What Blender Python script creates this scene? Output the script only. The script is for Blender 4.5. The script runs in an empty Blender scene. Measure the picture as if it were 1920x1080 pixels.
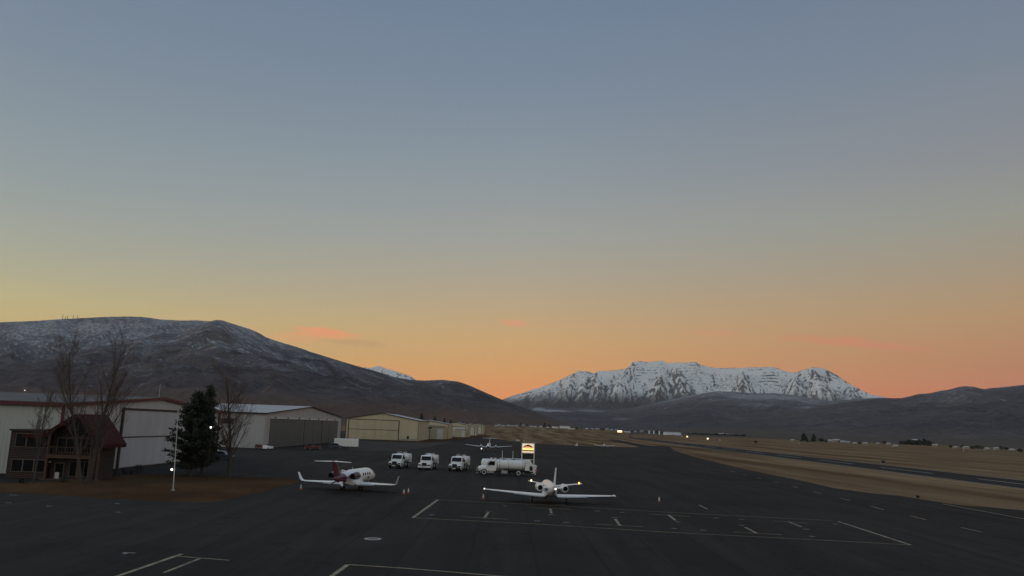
import bpy, math, random
import numpy as np
from mathutils import Vector, Matrix

C = bpy.context.scene
COL = C.collection
R = math.radians
random.seed(7)

# ------------------------------------------------------------------ camera
F_PX, PITCH, ROLL, CAM_H = 1490.0, math.atan(260 / 1490.0), R(2.0), 9.0
cp, sp, cr, sr = math.cos(PITCH), math.sin(PITCH), math.cos(ROLL), math.sin(ROLL)
FWD = Vector((0, cp, sp))
UP0 = Vector((0, -sp, cp))
RT0 = Vector((1, 0, 0))
RT = RT0 * cr + UP0 * sr
UPV = UP0 * cr - RT0 * sr
cam = bpy.data.cameras.new("camera")
cam.sensor_width = 36.0
cam.lens = 36.0 * F_PX / 1920.0
cam.clip_start, cam.clip_end = 0.5, 90000.0
cam_ob = bpy.data.objects.new("camera", cam)
COL.objects.link(cam_ob)
M = Matrix((RT, UPV, -FWD)).transposed().to_4x4()
M.translation = Vector((0, 0, CAM_H))
cam_ob.matrix_world = M
C.camera = cam_ob

# ------------------------------------------------------------------ view
C.view_settings.view_transform = 'Standard'
C.view_settings.look = 'None'
C.view_settings.exposure = 0.0
C.view_settings.gamma = 1.0
C.cycles.use_denoising = True
C.cycles.max_bounces = 6
C.cycles.diffuse_bounces = 3
C.cycles.glossy_bounces = 3
C.cycles.volume_bounces = 0
C.cycles.transparent_max_bounces = 8


def lin(c):
    return tuple(((v / 255.0) / 12.92 if v / 255.0 <= 0.04045 else ((v / 255.0 + 0.055) / 1.055) ** 2.4) for v in c)


# ------------------------------------------------------------------ world: dawn sky, sun still under the ridge
SUN_AZ, SUN_EL = R(-64), R(-1.0)
w = bpy.data.worlds.new("World")
C.world = w
w.use_nodes = True
wn, wl = w.node_tree.nodes, w.node_tree.links
wn.clear()


def N(tree, kind, **kw):
    n = tree.nodes.new(kind)
    for k, v in kw.items():
        setattr(n, k, v)
    return n


def math_node(tree, op, a, b=None, c=None, clamp=False):
    n = tree.nodes.new('ShaderNodeMath')
    n.operation = op
    n.use_clamp = clamp
    for i, v in enumerate((a, b, c)):
        if v is None:
            continue
        if isinstance(v, (int, float)):
            n.inputs[i].default_value = v
        else:
            tree.links.new(v, n.inputs[i])
    return n.outputs[0]


def ramp(tree, fac, stops, interp='LINEAR'):
    n = tree.nodes.new('ShaderNodeValToRGB')
    cr_ = n.color_ramp
    cr_.interpolation = interp
    while len(cr_.elements) > 1:
        cr_.elements.remove(cr_.elements[-1])
    cr_.elements[0].position = stops[0][0]
    cr_.elements[0].color = (*stops[0][1], 1)
    for p, c in stops[1:]:
        e = cr_.elements.new(p)
        e.color = (*c, 1)
    tree.links.new(fac, n.inputs[0])
    return n.outputs[0]


def mixc(tree, fac, a, b, blend='MIX'):
    n = tree.nodes.new('ShaderNodeMix')
    n.data_type = 'RGBA'
    n.blend_type = blend
    n.clamp_factor = True
    for s, v in ((n.inputs[0], fac), (n.inputs[6], a), (n.inputs[7], b)):
        if isinstance(v, (int, float)):
            s.default_value = v
        elif isinstance(v, tuple):
            s.default_value = (*v[:3], 1)
        else:
            tree.links.new(v, s)
    return n.outputs[2]


def remap(tree, v, a, b, c=0.0, d=1.0, smooth=False):
    n = tree.nodes.new('ShaderNodeMapRange')
    n.clamp = True
    if smooth:
        n.interpolation_type = 'SMOOTHSTEP'
    for i, x in enumerate((v, a, b, c, d)):
        if isinstance(x, (int, float)):
            n.inputs[i].default_value = x
        else:
            tree.links.new(x, n.inputs[i])
    return n.outputs[0]


T = w.node_tree
tc = N(T, 'ShaderNodeTexCoord')
sep = N(T, 'ShaderNodeSeparateXYZ')
wl.new(tc.outputs['Generated'], sep.inputs[0])
sx, sy, sz = sep.outputs
hor = math_node(T, 'SQRT', math_node(T, 'MAXIMUM', math_node(T, 'SUBTRACT', 1.0, math_node(T, 'MULTIPLY', sz, sz)), 0.0001))
azx = math_node(T, 'DIVIDE', sx, hor)        # sine of azimuth, -1 east .. 1 west


def sky_ramp(rows):
    return ramp(T, math_node(T, 'MAXIMUM', sz, 0.0), [(math.sin(R(e)), lin(c)) for e, c in rows])


HIGH = [(38, (112, 131, 160)), (60, (116, 136, 168)), (90, (118, 138, 172))]
left = sky_ramp([(0, (212, 160, 96)), (4, (208, 174, 104)), (6.7, (191, 177, 126)), (8.4, (175, 170, 140)), (10.2, (164, 165, 148)), (12.5, (152, 159, 153)),
                 (15.4, (141, 152, 156)), (18.5, (132, 145, 154)), (22, (122, 137, 152)), (26, (115, 130, 149)), (30, (110, 125, 147))] + HIGH)
mid = sky_ramp([(0, (244, 138, 78)), (2.2, (237, 146, 82)), (4, (226, 160, 90)), (6, (212, 166, 106)), (8, (195, 165, 122)),
                (10.5, (176, 163, 140)), (13.3, (160, 160, 152)), (18, (140, 150, 156)), (24, (121, 136, 153)), (30, (110, 127, 149))] + HIGH)
right = sky_ramp([(0, (206, 110, 84)), (3.2, (199, 118, 82)), (5, (191, 130, 88)), (8, (181, 145, 104)), (11, (164, 148, 125)),
                  (14, (150, 150, 139)), (18, (137, 140, 145)), (24, (120, 132, 147)), (30, (109, 124, 144))] + HIGH)
back = sky_ramp([(0, (156, 150, 150)), (8, (206, 194, 180)), (18, (202, 200, 192)), (40, (158, 168, 176)), (90, (118, 138, 168))])
front = mixc(T, remap(T, azx, -0.54, 0.02), left, mid)
front = mixc(T, remap(T, azx, 0.02, 0.55), front, right)
sky = mixc(T, remap(T, sy, 0.45, -0.35, smooth=True), front, back)
# dawn glow round the sun that is still behind the eastern ridge
S = (math.sin(SUN_AZ), math.cos(SUN_AZ), 0.05)
dot = math_node(T, 'MAXIMUM', math_node(T, 'ADD', math_node(T, 'ADD', math_node(T, 'MULTIPLY', sx, S[0]), math_node(T, 'MULTIPLY', sy, S[1])), math_node(T, 'MULTIPLY', sz, S[2])), 0.0)
glow = math_node(T, 'MULTIPLY', math_node(T, 'POWER', dot, 34.0), 1.6)
sky = mixc(T, 1.0, sky, mixc(T, 1.0, (1.0, 0.72, 0.42), glow, 'MULTIPLY'), 'ADD')
# thin lit wisps of cloud low over the mountains
azang = math_node(T, 'ARCTAN2', sx, sy)
elang = math_node(T, 'ARCSINE', sz)
cmb = N(T, 'ShaderNodeCombineXYZ')
wl.new(math_node(T, 'MULTIPLY', azang, 16.0), cmb.inputs[0])
wl.new(math_node(T, 'MULTIPLY', elang, 150.0), cmb.inputs[1])
cn = N(T, 'ShaderNodeTexNoise')
cn.inputs['Scale'].default_value = 1.0
cn.inputs['Detail'].default_value = 5.0
wl.new(cmb.outputs[0], cn.inputs['Vector'])


def wisp(az0, el0, waz, wel, tilt=0.0):
    a = math_node(T, 'SUBTRACT', azang, R(az0))
    e = math_node(T, 'SUBTRACT', math_node(T, 'SUBTRACT', elang, R(el0)), math_node(T, 'MULTIPLY', a, tilt))
    e = math_node(T, 'ADD', e, math_node(T, 'MULTIPLY', math_node(T, 'SUBTRACT', cn.outputs[0], 0.5), R(wel) * 1.6))
    q = math_node(T, 'ADD', math_node(T, 'POWER', math_node(T, 'ABSOLUTE', math_node(T, 'DIVIDE', a, R(waz))), 2.0),
                  math_node(T, 'POWER', math_node(T, 'ABSOLUTE', math_node(T, 'DIVIDE', e, R(wel))), 2.0))
    q = math_node(T, 'ADD', q, math_node(T, 'MULTIPLY', math_node(T, 'SUBTRACT', cn.outputs[0], 0.5), 2.4))
    return remap(T, q, 1.1, -0.1, smooth=True)


WISPS = [((-13.2, 5.95, 2.9, 0.42, -0.03), 0.85, (240, 154, 104)), ((-15.2, 5.55, 2.2, 0.5, -0.1), 0.5, (232, 160, 106)), ((-11.2, 5.45, 2.6, 0.3, -0.04), 0.55, (196, 150, 104)), ((0.3, 7.35, 1.1, 0.35, -0.02), 0.5, (232, 150, 110)),
         ((23.0, 6.3, 5.2, 0.34, -0.07), 0.42, (222, 126, 98)), ((26.0, 5.9, 3.0, 0.2, -0.08), 0.35, (214, 120, 100)), ((14.5, 6.9, 2.6, 0.25, -0.03), 0.3, (226, 140, 104)),
         ((-9.5, 3.6, 5.0, 0.5, -0.02), 0.25, (232, 150, 92))]
for args, k, c in WISPS:
    sky = mixc(T, math_node(T, 'MULTIPLY', wisp(*args), k), sky, lin(c))
# the physical twilight sky, low and faint, under the measured colours
nish = N(T, 'ShaderNodeTexSky', sky_type='NISHITA', sun_disc=False)
nish.sun_elevation = R(0.5)
nish.sun_rotation = SUN_AZ
nish.altitude = 1700
nz = mixc(T, 1.0, nish.outputs[0], (0.02, 0.02, 0.02), 'MULTIPLY')
sky = mixc(T, 1.0, sky, nz, 'ADD')
bg = N(T, 'ShaderNodeBackground')
bg.inputs['Strength'].default_value = 1.0
wl.new(sky, bg.inputs['Color'])
wo = N(T, 'ShaderNodeOutputWorld')
wl.new(bg.outputs[0], wo.inputs['Surface'])

sun = bpy.data.lights.new("sun", 'SUN')
sun.energy = 0.30
sun.angle = R(40)
sun.color = (1.0, 0.9, 0.78)
sun_ob = bpy.data.objects.new("sun", sun)
COL.objects.link(sun_ob)
sun_ob.rotation_euler = Vector((-math.sin(R(-68)), -math.cos(R(-68)), -0.42)).to_track_quat('-Z', 'Y').to_euler()


# ------------------------------------------------------------------ where a pixel of the photograph lies in the world
def ray(px, py):
    d = FWD * F_PX + RT * (px - 960.0) + UPV * (540.0 - py)
    return d.normalized()


def at(px, py, z=0.0):
    d = ray(px, py)
    t = (z - CAM_H) / d.z
    return Vector((d.x * t, d.y * t, z))


def atd(px, py, D):
    d = ray(px, py)
    h = math.hypot(d.x, d.y)
    return Vector((d.x / h * D, d.y / h * D, CAM_H + d.z / h * D))


def azel(px, py):
    d = ray(px, py)
    return math.atan2(d.x, d.y), math.atan2(d.z, math.hypot(d.x, d.y))


# ------------------------------------------------------------------ materials
MATS = {}


def new_mat(name):
    m = bpy.data.materials.new(name)
    m.use_nodes = True
    t = m.node_tree
    b = t.nodes['Principled BSDF']
    MATS[name] = m
    return m, t, b


def coords(t, kind='Object', scale=(1, 1, 1), rot=(0, 0, 0)):
    tcn = t.nodes.new('ShaderNodeTexCoord')
    mp = t.nodes.new('ShaderNodeMapping')
    mp.inputs['Scale'].default_value = scale
    mp.inputs['Rotation'].default_value = rot
    t.links.new(tcn.outputs[kind], mp.inputs['Vector'])
    return mp.outputs[0]


def noise(t, vec, scale, detail=4.0, rough=0.55, dist=0.0):
    n = t.nodes.new('ShaderNodeTexNoise')
    n.inputs['Scale'].default_value = scale
    n.inputs['Detail'].default_value = detail
    n.inputs['Roughness'].default_value = rough
    n.inputs['Distortion'].default_value = dist
    t.links.new(vec, n.inputs['Vector'])
    return n.outputs[0]


def bump(t, b, h, strength=0.3, dist=0.02):
    n = t.nodes.new('ShaderNodeBump')
    n.inputs['Strength'].default_value = strength
    n.inputs['Distance'].default_value = dist
    t.links.new(h, n.inputs['Height'])
    t.links.new(n.outputs[0], b.inputs['Normal'])


def mat(name, col, rough=0.5, metal=0.0, var=0.12, scale=1.5, spec=0.5, coat=0.0, rib=None, grime=0.0):
    if name in MATS:
        return MATS[name]
    m, t, b = new_mat(name)
    v = coords(t)
    n = noise(t, v, scale, 5, 0.6)
    c = mixc(t, remap(t, n, 0.3, 0.7), tuple(x * (1 - var) for x in col), tuple(min(1, x * (1 + var)) for x in col))
    if grime:
        g = noise(t, coords(t, scale=(2.2, 2.2, 0.25)), 1.4, 6, 0.7)
        c = mixc(t, math_node(t, 'MULTIPLY', remap(t, g, 0.52, 0.75), grime), c, tuple(x * 0.5 for x in col))
    if rib:
        # single sheets of cladding weather differently
        sx_ = N(t, 'ShaderNodeSeparateXYZ')
        t.links.new(coords(t), sx_.inputs[0])
        q = math_node(t, 'FLOOR', math_node(t, 'DIVIDE', sx_.outputs['XYZ'.index(rib[0])], rib[1] * 2.0))
        wn_ = N(t, 'ShaderNodeTexWhiteNoise', noise_dimensions='1D')
        t.links.new(q, wn_.inputs['W'])
        c = mixc(t, remap(t, wn_.outputs['Value'], 0.0, 1.0, 0.0, 0.16), c, tuple(x * 0.45 for x in col))
    t.links.new(c, b.inputs['Base Color'])
    b.inputs['Roughness'].default_value = rough
    b.inputs['Metallic'].default_value = metal
    b.inputs['Specular IOR Level'].default_value = spec
    b.inputs['Coat Weight'].default_value = coat
    b.inputs['Coat Roughness'].default_value = 0.08
    if rib:
        axis, period = rib
        wv = t.nodes.new('ShaderNodeTexWave')
        wv.bands_direction = axis
        wv.wave_profile = 'SIN'
        wv.inputs['Scale'].default_value = 0.314 / period
        t.links.new(coords(t), wv.inputs['Vector'])
        bump(t, b, wv.outputs['Fac'], 1.0, 0.045)
    return m


def glow_mat(name, col, strength):
    if name in MATS:
        return MATS[name]
    m, t, b = new_mat(name)
    b.inputs['Base Color'].default_value = (*[min(1, c) for c in col], 1)
    b.inputs['Emission Color'].default_value = (*col, 1)
    b.inputs['Emission Strength'].default_value = strength
    return m


WHITE = mat('white_paint', (0.86, 0.87, 0.85), 0.32, var=0.03, scale=0.8, coat=0.4)
TRUCKW = mat('truck_white', (0.84, 0.86, 0.82), 0.35, var=0.05, scale=1.2, coat=0.3, grime=0.25)
TANKW = mat('tank_white', (0.80, 0.82, 0.79), 0.4, var=0.05, scale=0.9, grime=0.2)
NACD = mat('dark_cowl', (0.022, 0.008, 0.011), 0.35, var=0.1, coat=0.3)
MAROON = mat('maroon_paint', (0.11, 0.012, 0.026), 0.3, var=0.1, coat=0.4)
BLACK = mat('black_rubber', (0.012, 0.012, 0.012), 0.7)
DARKM = mat('dark_metal', (0.03, 0.03, 0.032), 0.45, 0.5)
STEEL = mat('bare_steel', (0.45, 0.46, 0.47), 0.35, 0.9)
GLASS = mat('dark_glass', (0.008, 0.009, 0.011), 0.15, var=0.0, spec=0.3)
HANGW = mat('hangar_white', (0.50, 0.51, 0.49), 0.5, var=0.06, scale=0.25, rib=('Y', 0.6), grime=0.3)
HANGWX = mat('hangar_white_side', (0.46, 0.48, 0.44), 0.5, var=0.06, scale=0.25, rib=('X', 0.6), grime=0.3)
DOORW = mat('hangar_door_white', (0.46, 0.48, 0.50), 0.5, var=0.05, scale=0.2, rib=('Y', 0.9), grime=0.25)
HANGG = mat('hangar_grey', (0.42, 0.42, 0.41), 0.5, var=0.05, scale=0.25, rib=('Y', 0.6), grime=0.25)
GREYX = mat('hangar_grey_side', (0.42, 0.42, 0.42), 0.5, var=0.08, scale=0.25, rib=('X', 0.6), grime=0.3)
DOORG = mat('hangar_door_grey', (0.066, 0.088, 0.088), 0.45, var=0.08, scale=0.2, rib=('Y', 0.8))
TAN = mat('tan_panel', (0.56, 0.495, 0.325), 0.5, var=0.05, scale=0.25, rib=('X', 0.6), grime=0.2)
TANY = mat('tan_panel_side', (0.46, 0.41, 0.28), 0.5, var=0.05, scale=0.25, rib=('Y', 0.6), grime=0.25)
TAND = mat('tan_door', (0.52, 0.455, 0.30), 0.5, var=0.06, scale=0.3, rib=('X', 0.9), grime=0.2)
ROOFM = mat('metal_roof', (0.42, 0.42, 0.42), 0.55, 0.0, var=0.08, scale=0.2, rib=('Y', 0.6))
ROOFW = mat('weathered_roof', (0.16, 0.16, 0.157), 0.95, 0.0, var=0.25, scale=0.35, rib=('X', 0.6), spec=0.03)
ROOFX = mat('metal_roof_cross', (0.42, 0.42, 0.41), 0.6, 0.0, var=0.08, scale=0.2, rib=('X', 0.6))
TRIMD = mat('dark_trim', (0.016, 0.014, 0.013), 0.5)
TRIMR = mat('red_trim', (0.085, 0.012, 0.015), 0.45)
LODGEW = mat('brown_siding', (0.042, 0.023, 0.019), 0.65, var=0.2, scale=2.0, rib=('Z', 0.22))
LODGER = mat('red_roof', (0.062, 0.019, 0.018), 0.8, var=0.2, scale=0.8, spec=0.1)
LOG = mat('log_wood', (0.08, 0.045, 0.028), 0.7, var=0.25, scale=3.0)
CONC = mat('concrete', (0.32, 0.31, 0.29), 0.85, var=0.15, scale=0.6)
LODGEF = mat('lodge_frame', (0.13, 0.105, 0.08), 0.6)
HOUSEP = mat('house_pale', (0.30, 0.29, 0.28), 0.7)
PALEPAINT = mat('pale_paint', (0.55, 0.55, 0.52), 0.5)
ORANGE = mat('cone_orange', (0.34, 0.06, 0.025), 0.5)
REDP = mat('tug_red', (0.11, 0.018, 0.018), 0.4, coat=0.3)
BLUED = mat('dark_blue_paint', (0.03, 0.04, 0.06), 0.35, coat=0.5)
BARK = mat('bark', (0.055, 0.045, 0.036), 0.9, var=0.25, scale=4.0)
TWIG = mat('twig', (0.115, 0.078, 0.060), 0.9, var=0.2, scale=2.0)
BULB = glow_mat('lamp_white', (1.0, 0.90, 0.74), 3.0)
AMBER = glow_mat('lamp_amber', (1.0, 0.55, 0.16), 2.6)
WARM = glow_mat('lamp_warm', (1.0, 0.80, 0.5), 2.6)


def needle_mat():
    m, t, b = new_mat('pine_needles')
    v = coords(t)
    n = noise(t, v, 0.9, 4)
    n2 = noise(t, v, 9.0, 2)
    c = mixc(t, remap(t, n, 0.35, 0.68), (0.012, 0.019, 0.012), (0.036, 0.046, 0.026))
    c = mixc(t, math_node(t, 'MULTIPLY', remap(t, n2, 0.5, 0.75), 0.5), c, (0.06, 0.065, 0.035))
    t.links.new(c, b.inputs['Base Color'])
    b.inputs['Roughness'].default_value = 0.75
    return m


NEEDLE = needle_mat()


def asphalt_mat():
    m, t, b = new_mat('asphalt')
    v = coords(t)
    big = noise(t, v, 0.035, 5, 0.6, 0.6)
    streak = noise(t, coords(t, scale=(0.9, 0.06, 1)), 0.35, 6, 0.65, 0.4)
    fine = noise(t, v, 7.0, 3, 0.7)
    c = mixc(t, remap(t, big, 0.3, 0.7), (0.0245, 0.0230, 0.0205), (0.0385, 0.0362, 0.0320))
    c = mixc(t, math_node(t, 'MULTIPLY', remap(t, streak, 0.45, 0.75), 0.75), c, (0.052, 0.049, 0.044))
    c = mixc(t, math_node(t, 'MULTIPLY', remap(t, fine, 0.45, 0.8), 0.4), c, (0.058, 0.055, 0.050))
    # paving lanes: faint seams along the length of the apron, patched oil stains
    wv = t.nodes.new('ShaderNodeTexWave')
    wv.bands_direction = 'X'
    wv.inputs['Scale'].default_value = 0.314 / 4.6
    wv.inputs['Distortion'].default_value = 0.25
    t.links.new(v, wv.inputs['Vector'])
    seam = remap(t, wv.outputs['Fac'], 0.985, 1.0)
    c = mixc(t, math_node(t, 'MULTIPLY', seam, 0.22), c, (0.009, 0.009, 0.009))
    vor = t.nodes.new('ShaderNodeTexVoronoi')
    vor.feature = 'DISTANCE_TO_EDGE'
    vor.inputs['Scale'].default_value = 0.085
    wv2 = N(t, 'ShaderNodeVectorMath', operation='ADD')
    nz2 = t.nodes.new('ShaderNodeTexNoise')
    nz2.inputs['Scale'].default_value = 0.16
    nz2.inputs['Detail'].default_value = 4
    t.links.new(v, nz2.inputs['Vector'])
    sc2 = N(t, 'ShaderNodeVectorMath', operation='SCALE')
    sc2.inputs['Scale'].default_value = 9.0
    t.links.new(nz2.outputs['Color'], sc2.inputs[0])
    t.links.new(v, wv2.inputs[0])
    t.links.new(sc2.outputs[0], wv2.inputs[1])
    t.links.new(wv2.outputs[0], vor.inputs['Vector'])
    crack = remap(t, vor.outputs['Distance'], 0.016, 0.006)
    c = mixc(t, math_node(t, 'MULTIPLY', crack, 0.26), c, (0.010, 0.010, 0.010))
    pv_ = t.nodes.new('ShaderNodeTexVoronoi')
    pv_.distance = 'CHEBYCHEV'
    pv_.inputs['Scale'].default_value = 0.045
    t.links.new(v, pv_.inputs['Vector'])
    sp_ = N(t, 'ShaderNodeSeparateColor')
    t.links.new(pv_.outputs['Color'], sp_.inputs[0])
    c = mixc(t, math_node(t, 'MULTIPLY', remap(t, sp_.outputs[0], 0.80, 0.82), 0.2), c, (0.016, 0.016, 0.016))
    st = noise(t, v, 0.22, 3, 0.5)
    c = mixc(t, math_node(t, 'MULTIPLY', remap(t, st, 0.66, 0.75), 0.5), c, (0.010, 0.010, 0.010))
    t.links.new(c, b.inputs['Base Color'])
    b.inputs['Roughness'].default_value = 0.95
    b.inputs['Specular IOR Level'].default_value = 0.05
    bump(t, b, fine, 0.25, 0.01)
    return m


def grass_mat(name, c0, c1, c2, stretch=(1.0, 0.05, 1.0), rot=0.05):
    m, t, b = new_mat(name)
    v = coords(t)
    vs = coords(t, scale=stretch, rot=(0, 0, rot))
    a = noise(t, vs, 0.09, 6, 0.62)
    d = noise(t, v, 0.02, 4, 0.6, 0.5)
    f = noise(t, v, 1.7, 5, 0.7)
    c = mixc(t, remap(t, a, 0.40, 0.62), c0, c1)
    c = mixc(t, math_node(t, 'MULTIPLY', remap(t, d, 0.42, 0.7), 0.7), c, c2)
    c = mixc(t, math_node(t, 'MULTIPLY', remap(t, f, 0.35, 0.7), 0.45), c, tuple(x * 0.55 for x in c0))
    t.links.new(c, b.inputs['Base Color'])
    b.inputs['Roughness'].default_value = 0.95
    b.inputs['Specular IOR Level'].default_value = 0.0
    bump(t, b, f, 0.5, 0.08)
    return m


ASPH = asphalt_mat()
FIELD = grass_mat('dry_field', (0.122, 0.082, 0.046), (0.345, 0.245, 0.142), (0.185, 0.128, 0.076))
LAWN = grass_mat('dry_lawn', (0.075, 0.046, 0.026), (0.125, 0.074, 0.038), (0.06, 0.042, 0.026), (1, 0.7, 1))


def paint_mat(name, col, wear):
    m, t, b = new_mat(name)
    n = noise(t, coords(t), 1.1, 6, 0.75)
    c = mixc(t, remap(t, n, wear - 0.1, wear + 0.16), (0.036, 0.034, 0.031), col)
    t.links.new(c, b.inputs['Base Color'])
    b.inputs['Roughness'].default_value = 0.7
    return m


YLINE = paint_mat('faded_yellow_paint', (0.30, 0.255, 0.165), 0.40)
YTHIN = paint_mat('worn_yellow_paint', (0.27, 0.215, 0.13), 0.41)
WLINE = paint_mat('faded_white_paint', (0.30, 0.30, 0.285), 0.40)


def hill_mat(name, scrub0, scrub1, snow_amt, z0, z1, snow_scale, snow_col=(0.50, 0.52, 0.54), stretch=(1, 1, 0.35), base_brown=None, patch=None):
    m, t, b = new_mat(name)
    v = coords(t)
    g = N(t, 'ShaderNodeNewGeometry')
    s = N(t, 'ShaderNodeSeparateXYZ')
    t.links.new(g.outputs['Position'], s.inputs[0])
    sn = N(t, 'ShaderNodeSeparateXYZ')
    t.links.new(g.outputs['Normal'], sn.inputs[0])
    big = noise(t, v, 1 / 900.0, 5, 0.6, 0.4)
    med = noise(t, v, 1 / 140.0, 6, 0.65)
    c = mixc(t, remap(t, big, 0.35, 0.65), scrub0, scrub1)
    c = mixc(t, math_node(t, 'MULTIPLY', remap(t, med, 0.4, 0.68), 0.55), c, tuple(x * 0.5 for x in scrub0))
    brush = noise(t, coords(t, scale=(1, 1, 0.7)), 1 / 60.0, 7, 0.72, 0.4)
    c = mixc(t, math_node(t, 'MULTIPLY', remap(t, brush, 0.47, 0.60), 0.55), c, tuple(x * 0.42 for x in scrub0))
    if base_brown:
        col, zz = base_brown
        bb = remap(t, math_node(t, 'ADD', s.outputs[2], math_node(t, 'MULTIPLY', math_node(t, 'SUBTRACT', big, 0.5), zz * 1.6)), zz, zz * 0.25)
        c = mixc(t, math_node(t, 'MULTIPLY', bb, 0.85), c, col)
    vs = coords(t, scale=stretch)
    fn = noise(t, vs, 1 / snow_scale, 8, 0.74, 0.3)
    cl = noise(t, v, 1 / (snow_scale * 9), 4, 0.6, 0.5)
    hz = remap(t, s.outputs[2], z0, z1)
    thr = math_node(t, 'ADD', math_node(t, 'MULTIPLY', hz, 0.16), math_node(t, 'MULTIPLY', math_node(t, 'SUBTRACT', cl, 0.5), 0.34))
    mask = remap(t, math_node(t, 'ADD', fn, thr), 0.64, 0.72)
    dust = math_node(t, 'MULTIPLY', remap(t, math_node(t, 'ADD', hz, math_node(t, 'MULTIPLY', math_node(t, 'SUBTRACT', cl, 0.5), 1.6)), 0.25, 1.0), 0.24)
    c = mixc(t, dust, c, snow_col)
    c = mixc(t, math_node(t, 'MULTIPLY', mask, snow_amt), c, snow_col)
    if patch:
        for (pc, pr, amt) in patch:
            vm = N(t, 'ShaderNodeVectorMath', operation='SUBTRACT')
            t.links.new(g.outputs['Position'], vm.inputs[0])
            vm.inputs[1].default_value = pc
            vd = N(t, 'ShaderNodeVectorMath', operation='DIVIDE')
            t.links.new(vm.outputs[0], vd.inputs[0])
            vd.inputs[1].default_value = pr
            ln = N(t, 'ShaderNodeVectorMath', operation='LENGTH')
            t.links.new(vd.outputs[0], ln.inputs[0])
            pm = remap(t, math_node(t, 'ADD', ln.outputs['Value'], math_node(t, 'MULTIPLY', math_node(t, 'SUBTRACT', med, 0.5), 1.6)), 1.0, 0.55)
            c = mixc(t, math_node(t, 'MULTIPLY', pm, amt), c, snow_col)
    t.links.new(c, b.inputs['Base Color'])
    b.inputs['Roughness'].default_value = 1.0
    b.inputs['Specular IOR Level'].default_value = 0.0
    bump(t, b, med, 1.0, 30.0)
    return m


def snow_mountain_mat(name, zlo, zhi):
    m, t, b = new_mat(name)
    v = coords(t)
    g = N(t, 'ShaderNodeNewGeometry')
    s = N(t, 'ShaderNodeSeparateXYZ')
    t.links.new(g.outputs['Position'], s.inputs[0])
    sn = N(t, 'ShaderNodeSeparateXYZ')
    t.links.new(g.outputs['Normal'], sn.inputs[0])
    big = noise(t, v, 1 / 700.0, 5, 0.6, 0.4)
    med = noise(t, v, 1 / 160.0, 7, 0.7)
    strat = noise(t, coords(t, scale=(0.10, 0.10, 1.0)), 1 / 60.0, 5, 0.7, 0.2)
    rock = mixc(t, remap(t, med, 0.35, 0.65), (0.050, 0.052, 0.058), (0.110, 0.110, 0.114))
    snow = mixc(t, remap(t, big, 0.3, 0.7), (0.78, 0.80, 0.76), (0.88, 0.88, 0.82))
    # steep strata shed their snow, benches keep it
    sl = math_node(t, 'ADD', sn.outputs[2], math_node(t, 'MULTIPLY', math_node(t, 'SUBTRACT', med, 0.5), 0.75))
    sl = math_node(t, 'ADD', sl, math_node(t, 'MULTIPLY', math_node(t, 'SUBTRACT', strat, 0.5), 0.9))
    an = N(t, 'ShaderNodeAttribute')
    an.attribute_name = 'rock'
    rkm = remap(t, math_node(t, 'ADD', an.outputs['Fac'], math_node(t, 'MULTIPLY', math_node(t, 'SUBTRACT', med, 0.5), 0.6)), 0.26, 0.58)
    cover = math_node(t, 'SUBTRACT', 1.0, math_node(t, 'MULTIPLY', rkm, 0.92))
    zz = math_node(t, 'ADD', s.outputs[2], math_node(t, 'MULTIPLY', math_node(t, 'SUBTRACT', big, 0.5), 330.0))
    zz = math_node(t, 'ADD', zz, math_node(t, 'MULTIPLY', math_node(t, 'SUBTRACT', med, 0.5), 420.0))
    up = remap(t, zz, zlo, zhi)
    forest = mixc(t, remap(t, med, 0.35, 0.65), (0.030, 0.034, 0.036), (0.07, 0.066, 0.062))
    low = mixc(t, math_node(t, 'MULTIPLY', remap(t, noise(t, v, 1 / 130.0, 8, 0.75), 0.6, 0.7), 0.35), forest, (0.6, 0.63, 0.65))
    c = mixc(t, cover, rock, snow)
    c = mixc(t, up, low, c)
    t.links.new(c, b.inputs['Base Color'])
    b.inputs['Roughness'].default_value = 1.0
    b.inputs['Specular IOR Level'].default_value = 0.0
    bump(t, b, med, 1.0, 35.0)
    return m


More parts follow.
